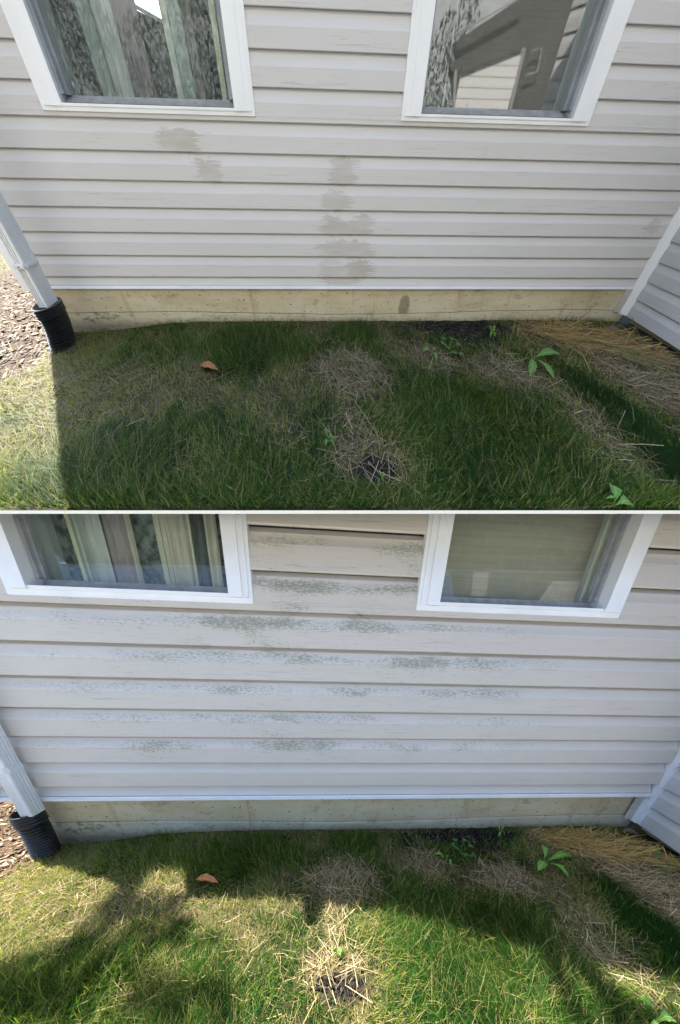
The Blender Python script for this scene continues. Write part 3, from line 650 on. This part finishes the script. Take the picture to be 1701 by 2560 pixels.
def curtains(Y, win, q, which):
    i0, i1, b0, rd = q; dk = .42 if Y.name == 'A' else .62; top = 2.4 if Y.name == 'A' else 1.70
    sw = {CUR_PALE: PALE2, CUR_LIGHT: LIGHT2, CUR_PURPLE: PURPLE2, CUR_BROWN: BROWN2, CUR_DARK: DARK2, CUR_GREEN: GREEN2}
    def strip(px0, px1, v, name, mat, th=.006, top_=None, b=None):
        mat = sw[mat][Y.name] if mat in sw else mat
        v = -rd - .006 + (v + .062) * dk; a = Y.wl(px0, v)[0]; c = Y.wl(px1, v)[0]
        s = MB(Y); bb = (b0 - .02) if b is None else b; tt = top if top_ is None else top_
        if name == 'curtain':
            n = max(8, int((c - a) / .004)); us = np.linspace(a, c, n); vv = v + .006 * (.4 if Y.name == 'A' else 1) * np.sin((us - a) / .03 * 6.283) 
            vs = [(x, y, w) for x, y in zip(us, vv) for w in (bb, tt)]
            s.add(vs, [(2 * i, 2 * i + 2, 2 * i + 3, 2 * i + 1) for i in range(n - 1)]); s.build(name, mat, win, True)
        else:
            s.box(a, c, v - th, v, bb, tt); fix(s.build(name, mat, win))
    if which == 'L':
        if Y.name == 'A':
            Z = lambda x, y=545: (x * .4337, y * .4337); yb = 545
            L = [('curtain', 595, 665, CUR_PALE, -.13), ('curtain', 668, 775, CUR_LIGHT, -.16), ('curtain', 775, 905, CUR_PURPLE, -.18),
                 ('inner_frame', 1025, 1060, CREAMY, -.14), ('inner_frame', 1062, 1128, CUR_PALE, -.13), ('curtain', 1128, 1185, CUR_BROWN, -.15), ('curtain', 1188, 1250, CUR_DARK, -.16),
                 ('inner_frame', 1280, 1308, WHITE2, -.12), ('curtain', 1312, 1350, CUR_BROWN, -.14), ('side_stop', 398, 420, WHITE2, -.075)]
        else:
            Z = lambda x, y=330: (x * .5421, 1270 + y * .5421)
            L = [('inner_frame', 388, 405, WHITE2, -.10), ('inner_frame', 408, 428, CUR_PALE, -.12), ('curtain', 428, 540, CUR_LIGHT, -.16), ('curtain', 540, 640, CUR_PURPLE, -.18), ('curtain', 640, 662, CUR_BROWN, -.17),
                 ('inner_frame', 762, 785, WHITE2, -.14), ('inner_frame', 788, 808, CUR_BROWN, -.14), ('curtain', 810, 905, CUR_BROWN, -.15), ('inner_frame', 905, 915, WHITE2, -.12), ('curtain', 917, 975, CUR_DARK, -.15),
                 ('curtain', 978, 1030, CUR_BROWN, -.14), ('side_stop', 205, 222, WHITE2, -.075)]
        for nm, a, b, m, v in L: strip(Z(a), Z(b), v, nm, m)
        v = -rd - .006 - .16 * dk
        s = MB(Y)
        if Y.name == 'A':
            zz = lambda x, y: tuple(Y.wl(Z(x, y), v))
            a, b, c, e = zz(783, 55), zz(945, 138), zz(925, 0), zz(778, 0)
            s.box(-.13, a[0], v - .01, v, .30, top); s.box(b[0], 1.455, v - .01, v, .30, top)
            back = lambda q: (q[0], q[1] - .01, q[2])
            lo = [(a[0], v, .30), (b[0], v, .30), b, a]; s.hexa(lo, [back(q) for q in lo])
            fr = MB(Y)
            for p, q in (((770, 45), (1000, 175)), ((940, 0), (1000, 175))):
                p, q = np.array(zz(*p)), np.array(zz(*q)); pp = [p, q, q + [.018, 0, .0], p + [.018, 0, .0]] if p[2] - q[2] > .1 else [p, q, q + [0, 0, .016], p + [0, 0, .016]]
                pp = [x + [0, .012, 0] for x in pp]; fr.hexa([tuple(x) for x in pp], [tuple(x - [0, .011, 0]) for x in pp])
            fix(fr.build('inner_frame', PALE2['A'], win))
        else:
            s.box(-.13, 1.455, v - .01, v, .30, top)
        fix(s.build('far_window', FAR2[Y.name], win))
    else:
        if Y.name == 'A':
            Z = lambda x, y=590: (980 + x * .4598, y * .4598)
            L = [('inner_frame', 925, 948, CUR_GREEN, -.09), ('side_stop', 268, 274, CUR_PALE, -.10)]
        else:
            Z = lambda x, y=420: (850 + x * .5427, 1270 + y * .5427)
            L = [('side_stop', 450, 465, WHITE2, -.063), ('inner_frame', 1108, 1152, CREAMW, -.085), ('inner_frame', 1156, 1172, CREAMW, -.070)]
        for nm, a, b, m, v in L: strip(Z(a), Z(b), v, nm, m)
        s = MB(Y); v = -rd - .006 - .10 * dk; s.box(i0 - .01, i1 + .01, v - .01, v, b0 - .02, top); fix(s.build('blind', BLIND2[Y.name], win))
def fabric(name, c, c2, scale=(40, 3, 1), tr=.2):
    k = N(name); uv = k.uv(); a = k.noise(k.map(uv, scale), 1, 4, .6); b = k.noise(k.map(uv, (25, 25, 1)), 1, 4)
    return k.done(k.mix(k.math('MULTIPLY', k.ss(b, .45, .7), .5), k.mix(k.ss(a, .35, .65), c, c2), (c2[0] * 1.1, c2[1] * 1.1, c2[2] * 1.1)), .8, .2)
CUR_PALE = fabric('pale_green_frame', (.46, .50, .47), (.56, .60, .56)); CUR_LIGHT = fabric('light_curtain', (.62, .61, .60), (.78, .77, .76))
CUR_PURPLE = fabric('mauve_curtain', (.30, .24, .26), (.40, .34, .36)); CUR_BROWN = fabric('taupe_curtain', (.44, .40, .38), (.56, .52, .48))
CUR_DARK = fabric('dark_curtain', (.07, .08, .08), (.13, .15, .14)); CUR_GREEN = fabric('greenish_sash', (.30, .36, .33), (.36, .42, .39)); BLIND = fabric('grey_blind', (.44, .39, .34), (.54, .48, .42), (2, 90, 1))
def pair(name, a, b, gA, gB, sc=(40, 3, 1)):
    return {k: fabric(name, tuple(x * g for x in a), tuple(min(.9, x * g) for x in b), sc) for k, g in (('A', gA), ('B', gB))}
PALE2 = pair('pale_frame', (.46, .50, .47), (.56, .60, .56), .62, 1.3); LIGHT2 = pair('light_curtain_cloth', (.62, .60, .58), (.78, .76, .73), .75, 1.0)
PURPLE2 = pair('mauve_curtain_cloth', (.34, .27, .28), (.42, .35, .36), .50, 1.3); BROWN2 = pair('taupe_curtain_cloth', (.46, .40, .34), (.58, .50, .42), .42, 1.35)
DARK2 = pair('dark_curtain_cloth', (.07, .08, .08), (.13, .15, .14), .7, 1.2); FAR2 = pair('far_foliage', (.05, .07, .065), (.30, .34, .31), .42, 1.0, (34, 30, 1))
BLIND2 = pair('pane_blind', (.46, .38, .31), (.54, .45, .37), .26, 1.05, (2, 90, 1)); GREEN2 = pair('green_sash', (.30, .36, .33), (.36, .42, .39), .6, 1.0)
SWAP = {}
CREAMW = simple('cream_sash', (.90, .86, .70), .5, .4, .04, 8)  # cream raised in colour to stand for sunlight on the sash
FARTREE = fabric('dim_far_foliage', (.05, .07, .07), (.24, .28, .28), (34, 30, 1))

def downspout(Y, H):
    if Y.name == 'A': u0, u1, v0, v1, wb, ws = -.038, .012, .045, .097, .196, .425
    else:             u0, u1, v0, v1, wb, ws = .008, .066, .040, .092, .200, .430
    n = 5; top = 3.2 if Y.name == 'A' else 1.72
    # fluted outline, clockwise from back right
    def flutes(a, b, ax, fixed, sgn):
        out = []; L = b - a; m = 4; x = a + L * .14
        out.append(a)
        return out
    pts = []
    r = .006
    def wave(t): return -.0022 * max(0, math.sin(t * math.pi * 2 * 4 - .5)) 
    for i in range(33):                                       # right face, from back to front
        t = i / 32; pts.append((u1 + (wave(t) if .08 < t < .80 else 0), v0 + (v1 - v0 - r) * t))
    for i in range(1, 6): a = math.pi / 2 * i / 6; pts.append((u1 - r + r * math.cos(a), v1 - r + r * math.sin(a)))
    for i in range(33):                                       # front face, from right to left
        t = i / 32; pts.append((u1 - r - (u1 - u0 - 2 * r) * t, v1 + (wave(t) if .2 < t < .92 else 0)))
    pts += [(u0, v1 - r), (u0, v0), (u1 - r, v0)]
    s = MB(Y); s.hexa([(a, b, wb - .012 * (1 if a > u1 - .01 else 0) * 0) for a, b in pts], [(a, b, top) for a, b in pts])
    d = fix(s.build('downspout', ALU, H))
    e = .003
    s = MB(Y)
    ring0 = [(u1 + e, v0), (u1 + e, v1 - r), (u1 - r, v1 + e), (u0 + .25 * (u1 - u0), v1 + e), (u0 - e, v1 + e), (u0 - e, v0)]
    s.hexa([(a, b, ws) for a, b in ring0], [(a, b, ws + .030) for a, b in ring0])
    s.hexa([(a + (.002 if a > u1 else 0), b + (.0015 if b > v1 else 0), ws + .008) for a, b in ring0], [(a + (.002 if a > u1 else 0), b + (.0015 if b > v1 else 0), ws + .022) for a, b in ring0])
    fix(s.build('strap', ALU, d))
    s = MB(Y); cu = u0 + (u1 - u0) * .45; s.hexa([(cu + .0035 * math.cos(a), v1 + e + .001, ws + .015 + .0035 * math.sin(a)) for a in np.linspace(0, 6.283, 9)[:-1]], [(cu + .0035 * math.cos(a), v1 + e + .0035, ws + .015 + .0035 * math.sin(a)) for a in np.linspace(0, 6.283, 9)[:-1]])
    fix(s.build('screw', SCREW, d))

def drain(Y):
    c = np.array([-.012, .078, .0]) if Y.name == 'A' else np.array([.005, .062, .0])
    bot = Y.g((165, 880), -.10) if Y.name == 'A' else Y.g((125, 2145), -.10)
    b = MB(Y); seg = 40; rows = []
    def ring(cen, r, tilt=0):
        return [(cen[0] + r * math.cos(a), cen[1] + r * math.sin(a), cen[2] + tilt * r * (math.cos(a))) for a in np.linspace(0, 2 * math.pi, seg, endpoint=False)]
    path = []
    topw = .205
    for i in range(150):
        t = i / 149; w = topw - t * (topw + .13); k = sm(.28, 1.0, t)
        cen = (c[0] + (bot[0] - c[0]) * k, c[1] + (bot[1] - c[1]) * k, w)
        R = .052 if w > .135 else .046
        R = R + (.0022 if w > .135 else .0042) * math.sin((topw - w) / (.0180 if w > .135 else .0165) * 6.283)
        path.append((cen, R, -.18 * k))
    rows = [ring((path[0][0][0], path[0][0][1], topw - .15), .044), ring(path[0][0], .047)] + [ring(*q) for q in path]
    vs = [p for r_ in rows for p in r_]
    b.add(vs, [(i * seg + j, i * seg + (j + 1) % seg, (i + 1) * seg + (j + 1) % seg, (i + 1) * seg + j) for i in range(len(rows) - 1) for j in range(seg)])
    o = b.build('drain_pipe', PIPE, None, True)
    tag(o, 'black corrugated drain pipe under the downspout of the %s house' % ('upper clean' if Y.name == 'A' else 'lower mildewed'), 'drain pipe')

# ------------------------------------------------------------------ weeds and leaves
def leaf_mat(name, c1, c2, trans=.35):
    k = N(name); uv = k.uv(); S = k.sep(uv)
    mid = k.ss(k.math('ABSOLUTE', k.math('SUBTRACT', S[1], .5)), .07, .02); nz = k.noise(uv, 9, 5)
    col = k.mix(k.ss(nz, .35, .65), c1, c2); col = k.mix(k.math('MULTIPLY', mid, .5), col, tuple(min(1, a * 1.9 + .05) for a in c2))
    k.done(col, .5, .35); tr = k.n('ShaderNodeBsdfTranslucent'); k.put(tr.inputs[0], col); mx = k.n('ShaderNodeMixShader'); mx.inputs[0].default_value = trans
    k.t.links.new(k.b.outputs[0], mx.inputs[1]); k.t.links.new(tr.outputs[0], mx.inputs[2]); k.t.links.new(mx.outputs[0], k.t.nodes['Material Output'].inputs[0]); return k.m
WEED = leaf_mat('weed_leaf', (.10, .27, .035), (.20, .40, .07)); WEED2 = leaf_mat('fern_weed_leaf', (.05, .17, .025), (.10, .25, .04))
ORANGE = leaf_mat('orange_dead_leaf', (.36, .13, .04), (.50, .21, .07), .2); BROWN = leaf_mat('brown_dead_leaf', (.10, .065, .055), (.19, .13, .115), .1)
def add_leaf(mb, b, t, wid, h0=.01, h1=.02, arch=.03, lobes=5, lob=.16, fold=.25, n=22, petiole=.12, shape='obl'):
    b = np.array(b, float); t = np.array(t, float); d = t - b; L = np.linalg.norm(d[:2]); dn = np.array([d[0], d[1], 0]) / L; sd_ = np.array([-dn[1], dn[0], 0])
    vs, uv = [], []
    for i in range(n + 1):
        s = i / n
        wv = math.sin(math.pi * min(1, max(0, (s - petiole) / (1 - petiole)) ** (1.25 if shape == 'obl' else .7))) ** .75 if s > petiole else .0
        wv = max(wv * (1 + lob * math.sin(s * lobes * 2 * math.pi)) * wid * .5, .0014 if s < .98 else .0004)
        z = h0 + (h1 - h0) * s + arch * math.sin(math.pi * s) * 1.0
        c = b + dn * (s * L); c[2] = b[2] + z
        for j, e in enumerate((-1, -.5, 0, .5, 1)):
            q = c + sd_ * wv * e; q[2] += fold * abs(e) * wv + .12 * wv * math.sin(s * 19 + e * 3); vs.append(q); uv.append((s, (e + 1) / 2))
    mb.add(vs, [(i * 5 + j, i * 5 + j + 1, (i + 1) * 5 + j + 1, (i + 1) * 5 + j) for i in range(n) for j in range(4)], uv)
def weed(Y, name, base, tips, label, mat=None, wid=.03, cat='weed', **kw):
    g = lambda p, h=0: np.array([*Y.g(P(*p), h)[:2], 0])
    b = g(base, .015); b[2] = gh(b[0], b[1]) + .006
    mb = MB(Y)
    for t in tips:
        w_ = t[2] if len(t) > 2 else wid; hh = t[3] if len(t) > 3 else .02
        q = g(t[:2], hh); add_leaf(mb, b, q, w_, .0, hh, **kw)
    o = mb.build(name, mat or WEED, None, True); tag(o, label, cat); return o
def fern(Y, base, r, label, seed):
    rng = np.random.default_rng(seed); mb = MB(Y); b = Y.g(P(*base), .015); b[2] = gh(b[0], b[1]) + .004
    for a in np.linspace(0, 6.283, 8)[:-1] + rng.random():
        L = r * rng.uniform(.6, 1.1); t = b + np.array([math.cos(a) * L, math.sin(a) * L, 0]); hh = rng.uniform(.015, .05)
        add_leaf(mb, b, b + (t - b), .003, 0, hh, n=8, arch=.005, petiole=.0)
        tip = t.copy()
        for k in (-.9, 0, .9):
            e = t + np.array([math.cos(a + k), math.sin(a + k), 0]) * r * .38; tt = t.copy(); add_leaf(mb, (tt[0], tt[1], b[2] + hh), e, r * .26, 0, .004, n=8, arch=.004, lob=.3, lobes=2, petiole=.05, shape='r')
    return tag(mb.build('lobed_weed', WEED2, None, True), label, 'weed')
def dead_leaf(Y, name, p0, p1, wid, mat, label, seed=0, arch=.012):
    a = Y.g(P(*p0), .02); b = Y.g(P(*p1), .02); a[2] = gh(a[0], a[1]) + .022; mb = MB(Y); b[2] = a[2]
    add_leaf(mb, a, b, wid, 0, .004, arch=arch, lobes=3, lob=.12, fold=.7, petiole=.06, shape='r', n=16)
    return tag(mb.build(name, mat, None, True), label, 'leaf')

def plants_A():
    Y = YA
    weed(Y, 'broadleaf_weed', (1229, 822), [(1290, 815, .034, .03), (1222, 868, .026, .012), (1277, 872, .028, .01), (1212, 805, .008, .02)], 'largest weed on the upper lawn, three drooping toothed leaves by the straw bed', lobes=7, lob=.10)
    weed(Y, 'small_weed', (997, 812), [(974, 810, .018, .02), (1006, 832, .014, .01), (1002, 806, .008, .02)], 'small bright two leaved weed on the upper lawn below the dark soil', lobes=5)
    fern(Y, (1037, 802), .045, 'low lobed weed left of the dark soil on the upper lawn', 3)
    weed(Y, 'sprout', (1133, 766), [(1125, 752, .010, .02), (1142, 752, .010, .02), (1130, 776, .009, .01), (1141, 776, .010, .01), (1145, 764, .008, .01)], 'tiny green sprout in the dark soil of the upper yard', cat='sprout', lobes=3)
    fern(Y, (1460, 830), .045, 'low lobed weed on the straw at the right of the upper yard', 8)
    weed(Y, 'broadleaf_weed', (1418, 1162), [(1404, 1117, .024, .04), (1452, 1164, .020, .02), (1395, 1150, .006, .02)], 'upright pale leaved weed at the lower right edge of the upper lawn', lobes=6, lob=.12)
    weed(Y, 'small_weed', (757, 1016), [(747, 990, .012, .03), (766, 1010, .011, .02), (772, 1032, .012, .01), (750, 1030, .010, .01)], 'small bluish green weed in the middle of the upper lawn above the bare hole', WEED2, lobes=3)
    weed(Y, 'sprout', (880, 1106), [(873, 1100, .007, .01), (887, 1101, .007, .01)], 'tiny two leaved sprout beside the bare hole of the upper lawn', cat='sprout', lobes=3)
    dead_leaf(Y, 'fallen_leaf', (462, 846), (505, 858), .030, ORANGE, 'curled orange leaf on the upper lawn')
    for i, (a, b, w, t) in enumerate([((1515, 822), (1560, 832), .035, 'largest brown leaf against the wing foundation of the upper house'), ((1450, 826), (1478, 838), .022, 'small brown leaf at the wall end of the upper straw bed'),
                                   ((1592, 848), (1606, 862), .014, 'round brown leaf beside the wing of the upper house')]):
        pa = (1301 + (a[0] - 1301), a[1]); 
        dead_leaf(Y, 'fallen_leaf', (a[0] / DS, a[1] / DS), (b[0] / DS, b[1] / DS), w, BROWN, t)
def plants_B():
    Y = YB
    weed(Y, 'broadleaf_weed', (1258, 1984), [(1319, 1971, .034, .03), (1312, 2022, .028, .01), (1240, 2006, .030, .02), (1248, 1946, .024, .05)], 'largest weed on the lower lawn, four toothed leaves by the straw bed', lobes=7, lob=.10)
    weed(Y, 'small_weed', (1028, 1982), [(1000, 1970, .018, .02), (1040, 1998, .014, .01), (1030, 1976, .008, .02)], 'small bright two leaved weed on the lower lawn below the dark soil', lobes=5)
    fern(Y, (1063, 1958), .05, 'low lobed weed left of the dark soil on the lower lawn', 3)
    weed(Y, 'sprout', (1152, 1922), [(1143, 1908, .011, .02), (1161, 1908, .011, .02), (1148, 1932, .010, .01), (1162, 1930, .010, .01)], 'tiny green sprout in the dark soil of the lower yard', cat='sprout', lobes=3)
    fern(Y, (1508, 1990), .055, 'low lobed weed on the straw at the right of the lower yard', 8)
    weed(Y, 'broadleaf_weed', (1508, 2352), [(1474, 2302, .026, .05), (1550, 2352, .022, .02), (1495, 2375, .008, .01)], 'upright pale leaved weed in the bottom right corner of the lower lawn', lobes=6, lob=.12)
    weed(Y, 'small_weed', (778, 2205), [(768, 2190, .012, .03), (792, 2196, .013, .02), (790, 2212, .012, .01)], 'small weed in the sunny middle of the lower lawn', lobes=3)
    dead_leaf(Y, 'fallen_leaf', (452, 2030), (505, 2040), .032, ORANGE, 'curled orange leaf on the lower lawn')
    for a, b, w, t in [((1553, 2078), (1603, 2093), .040, 'largest brown leaf against the wing foundation of the lower house'), ((1480, 2092), (1506, 2104), .020, 'small brown leaf at the wall end of the lower straw bed'),
                       ((1640, 2112), (1658, 2126), .018, 'round brown leaf beside the wing of the lower house')]:
        dead_leaf(Y, 'fallen_leaf', (a[0] / DS, a[1] / DS), (b[0] / DS, b[1] / DS), w, BROWN, t)

# ------------------------------------------------------------------ board along the front of the upper lawn
def board():
    k = 7; xs = np.linspace(-260, 1960, k); v = []
    for x in xs:
        a = YA.g((x, 1275.5)); dn = np.array([0, 0, -1.0])
        lo, hi = 0, .2
        for _ in range(40):
            m = (lo + hi) / 2
            if YA.px(a + dn * m)[1] < 1284.5: lo = m
            else: hi = m
        h = lo; v += [a, a + dn * h, a + dn * h + [0, -.002, 0], a + [0, -.002, 0]]
    f = [(i * 4 + j, i * 4 + (j + 1) % 4, (i + 1) * 4 + (j + 1) % 4, (i + 1) * 4 + j) for i in range(k - 1) for j in range(4)] + [(0, 1, 2, 3), tuple((k - 1) * 4 + q for q in (3, 2, 1, 0))]
    o = fix(mesh('edging_board', YA.world(np.array(v)), f, BOARD)); tag(o, 'long white edging board between the upper lawn and the lower house', 'edging board')
BOARD = simple('white_board', (.92, .92, .92), .4, .4, .01, 3)

# ------------------------------------------------------------------ neighbour house behind the viewer (seen in the window panes)
def neighbour(Y, label):
    up_ = Y.name == 'A'
    V = 1.36 if up_ else 2.55
    H = empty('neighbouring_house', Y.world([1.5, V, 0])); tag(H, label, 'house')
    q = lambda p, dv=0: (lambda a: (a[0], -a[1], a[2]))(Y.wl(p, -(V + dv)))
    if up_: Z = lambda x, y: (980 + x * .4598, y * .4598)
    else:   Z = lambda x, y: (850 + x * .5427, 1270 + y * .5427)
    if up_:
        wall = [(330, 240), (380, 620), (1150, 620), (1150, -60), (780, -60)]
        patch = [(412, 385), (760, 245), (665, 600), (365, 600)]
        fas = [((280, 232), (700, -10))]
    else:
        wall = [(510, 160), (545, 420), (1250, 460), (1400, -100), (900, -100)]
        patch = [(930, 440), (1010, 330), (1150, 330), (1110, 440)]
        fas = [((500, 155), (780, -20))]
    def slab(pts, dv, th, name, mat):
        a = [q(Z(*p), dv) for p in pts]; b = [(x[0], x[1] + th, x[2]) for x in a]; s = MB(Y); s.hexa(a, b); fix(s.build(name, mat, H))
    slab(wall, .02, .02, 'wall', NWALL); slab(patch, .0, .01, 'painted_sun_patch', NLIT)  # sunlight on the wall is a paler slab laid over it
    if up_:
        for pp in ([(800, 262), (868, 236), (864, 246), (800, 270)], [(862, 240), (870, 238), (842, 376), (834, 378)], [(770, 392), (842, 372), (840, 380), (770, 400)], [(760, 240), (776, 248), (688, 600), (672, 600)], [(372, 370), (388, 364), (372, 600), (358, 600)]):
            slab(pp, -.004, .005, 'trim', NTRIM)
        slab([(412, 345), (760, 205), (760, 236), (412, 376)], -.012, .01, 'soffit', NWALL)
    else:
        slab([(640, 240), (720, 190), (690, 400), (620, 400)], -.004, .006, 'painted_sun_patch', NLIT)
    (x0, y0), (x1, y1) = fas[0]
    dx, dy = (x1 - x0) * 1.15, (y1 - y0) * 1.15
    slab([(x0, y0), (x0 + dx, y0 + dy), (x0 + dx + 10, y0 + dy - 14), (x0, y0 - 16)], -.02, .01, 'gutter', NTRIM)
    slab([(x0 + 45, y0), (x0 + 60, y0), (x0 + 100, y0 + 80), (x0 + 85, y0 + 84)], -.01, .006, 'downspout', NTRIM)
NWALL = simple('neighbour_shaded_siding', (.075, .072, .07), .8, .1, .06, 3);  # dark copy of the neighbour's siding, shade put into the colour
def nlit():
    k = N('neighbour_sunlit_siding'); uv = k.uv(); S = k.sep(uv); fr = k.math('FRACT', k.math('DIVIDE', S[1], .10))
    return k.done(k.mix(k.ss(fr, .14, .04), (.60, .59, .58), (.16, .155, .15)), .7, .2)  # pale copy of the siding, sunlight put into the colour
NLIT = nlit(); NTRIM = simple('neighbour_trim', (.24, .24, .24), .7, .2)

# ------------------------------------------------------------------ trees beyond the upper house: their shade dapples the lower lawn
def tree(spots, t, n, seed, label, size=.030):
    rng = np.random.default_rng(seed); cs = []
    for (x, y, rx, ry, k) in spots:
        m = int(n * k); a = rng.uniform(0, 6.283, m); r = np.sqrt(rng.random(m))
        for xx, yy in zip(x + rx * r * np.cos(a), y + ry * r * np.sin(a)):
            q = YB.g(P(xx, yy), .01); cs.append(YB.world(q))
    cs = np.array(cs); cl = np.array([hash2(np.floor(c[0] * 17), np.floor(c[1] * 17), 2.0) for c in cs])
    cs = cs[cl > .34]; m = len(cs); cs = cs + sun_dir[None] * (t + rng.normal(0, .28, (m, 1)))
    a = rng.normal(0, 1, (m, 3)); a /= np.linalg.norm(a, axis=1)[:, None]; b = np.cross(a, rng.normal(0, 1, (m, 3))); b /= np.linalg.norm(b, axis=1)[:, None]
    L = rng.uniform(.6, 1.4, (m, 1)) * size
    v = np.stack([cs - a * L, cs + b * L * .42, cs + a * L, cs - b * L * .42], 1).reshape(-1, 3)
    mid = cs.mean(0); foot = mid.copy(); foot[2] = YA.world([-.6, -1.5, 0])[2]
    T = empty('tree', foot); tag(T, label, 'tree')
    mesh('crown', v, np.arange(m * 4).reshape(-1, 4), TREELEAF, T, attr={'tint': np.repeat(rng.uniform(0, .5, m), 4)})
    vs, fs = [], []
    def limb(p, q, r0, r1, seg=8, n_=6):
        st = len(vs); d = (q - p); d0 = d / np.linalg.norm(d); e = np.cross(d0, [0.3, 1, .2]); e /= np.linalg.norm(e); g_ = np.cross(d0, e)
        for i in range(n_ + 1):
            c = p + d * i / n_ + e * math.sin(i * 1.3) * r0 * .5; r = r0 + (r1 - r0) * i / n_
            for k in range(seg): vs.append(c + (e * math.cos(k * 6.283 / seg) + g_ * math.sin(k * 6.283 / seg)) * r)
        for i in range(n_):
            for k in range(seg): fs.append((st + i * seg + k, st + i * seg + (k + 1) % seg, st + (i + 1) * seg + (k + 1) % seg, st + (i + 1) * seg + k))
    fork = mid + (foot - mid) * .12; limb(foot, fork, .10, .05)
    for i in range(9): limb(fork, cs[rng.integers(m)], .03, .005)
    fix(mesh('trunk', np.array(vs), fs, BARK, T))
BARK = simple('tree_bark', (.10, .075, .055), .9, .1, .25, 20)
TREELEAF = leafy('tree_leaf', [(0, (.03, .09, .015)), (1, (.09, .17, .03))], .3, .5)

# ------------------------------------------------------------------ build
tree([(330, 2125, 200, 70, .9), (110, 2270, 240, 95, 1.9), (420, 2310, 130, 60, .3)], 5.0, 460, 4, 'tree whose dappled shade falls across the lower left lawn')
tree([(1440, 2350, 140, 30, 1.0)], 5.4, 150, 6, 'tree whose shade falls in the lower right corner of the lawn')
HA = house(YA); HB = house(YB)
def trim_under_slab(root):
    """the lower house ends just beneath the raised upper lawn"""
    import bmesh
    p = YA.world([0, .7, -.10]); e = YA.world([1, .7, -.10]) - p; g = YA.world([0, 1.7, -.10]) - p; nr = np.cross(g, e); nr /= np.linalg.norm(nr)
    if nr @ (YA.world([0, .7, 1]) - p) < 0: nr = -nr
    st = list(root.children)
    while st:
        o = st.pop(); st += list(o.children); off = np.array(origin(o)); b = bmesh.new(); b.from_mesh(o.data)
        bmesh.ops.bisect_plane(b, geom=b.verts[:] + b.edges[:] + b.faces[:], plane_co=Vector((p - off).tolist()), plane_no=Vector(nr.tolist()), clear_outer=True)
        b.to_mesh(o.data); b.free()
trim_under_slab(HB)
lawn(YA, 11); lawn(YB, 12)
drain(YA); drain(YB)
plants_A(); plants_B()
board()
def bounce_slab():  # unseen pale slab added behind the viewer to bounce sunlight onto the walls
    Y = YB; s = MB(Y); us = np.linspace(-5, 8, 14); vs = np.linspace(.98, 7, 8)
    v = [(a, b, .012) for a in us for b in vs]; s.add(v, [(i * 8 + j, i * 8 + j + 1, (i + 1) * 8 + j + 1, (i + 1) * 8 + j) for i in range(13) for j in range(7)], [(a, b) for a, b, _ in v])
    tag(s.build('bounce_slab', BOUNCE_SLAB), kind='structure')
BOUNCE_SLAB = concrete('bounce_slab_concrete', (.32, .33, .34), (.38, .39, .40), (.25, .25, .25))
bounce_slab()
def hedge():
    rng = np.random.default_rng(9); n = 42000
    x = rng.uniform(-2.7, 1.9, n); y = -1.15 + rng.normal(0, .10, n); z = -.75 + 1.35 * rng.random(n) ** .9
    k = z < .30 + .35 * vnoise(x * 2.2, x * 0, 5) ; x, y, z = x[k], y[k], z[k]; n = len(x)
    c = C0 + np.stack([x, y, z], -1) @ (W @ RA).T
    a = rng.normal(0, 1, (n, 3)); a /= np.linalg.norm(a, axis=1)[:, None]; b = np.cross(a, rng.normal(0, 1, (n, 3))); b /= np.linalg.norm(b, axis=1)[:, None]; L = rng.uniform(.007, .018, (n, 1))
    v = np.stack([c - a * L, c + b * L * .5, c + a * L, c - b * L * .5], 1).reshape(-1, 3)
    H = empty('hedge', C0 + (W @ RA) @ np.array([0, -1.15, -.8])); tag(H, 'loose dark green hedge reflected in the panes of the upper windows', 'hedge')
    mesh('crown', v, np.arange(n * 4).reshape(-1, 4), HEDGE, H, attr={'tint': rng.uniform(0, 1, n).repeat(4)})
    vs, fs = [], []
    for i, xx in enumerate(np.linspace(-2.5, 1.7, 9)):
        p, q = np.array([xx, -1.15, -.95]), np.array([xx + rng.normal(0, .1), -1.15, .15]); st = len(vs)
        for r, P_ in ((.03, p), (.01, q)):
            for a_ in range(6): vs.append(C0 + (W @ RA) @ (P_ + [math.cos(a_ * 1.047) * r, math.sin(a_ * 1.047) * r, 0]))
        fs += [(st + a_, st + (a_ + 1) % 6, st + 6 + (a_ + 1) % 6, st + 6 + a_) for a_ in range(6)]
        tr_ = mesh('stem', np.array(vs), fs, BARK, H); vs, fs = [], []
HEDGE = leafy('hedge_leaf', [(0, (.012, .030, .018)), (.6, (.05, .08, .055)), (1, (.16, .20, .15))], .2, .6)
hedge()
neighbour(YA, 'tan neighbouring house with a gutter, mirrored in the upper right window')
neighbour(YB, 'tan neighbouring house with a gutter, mirrored in the lower right window')
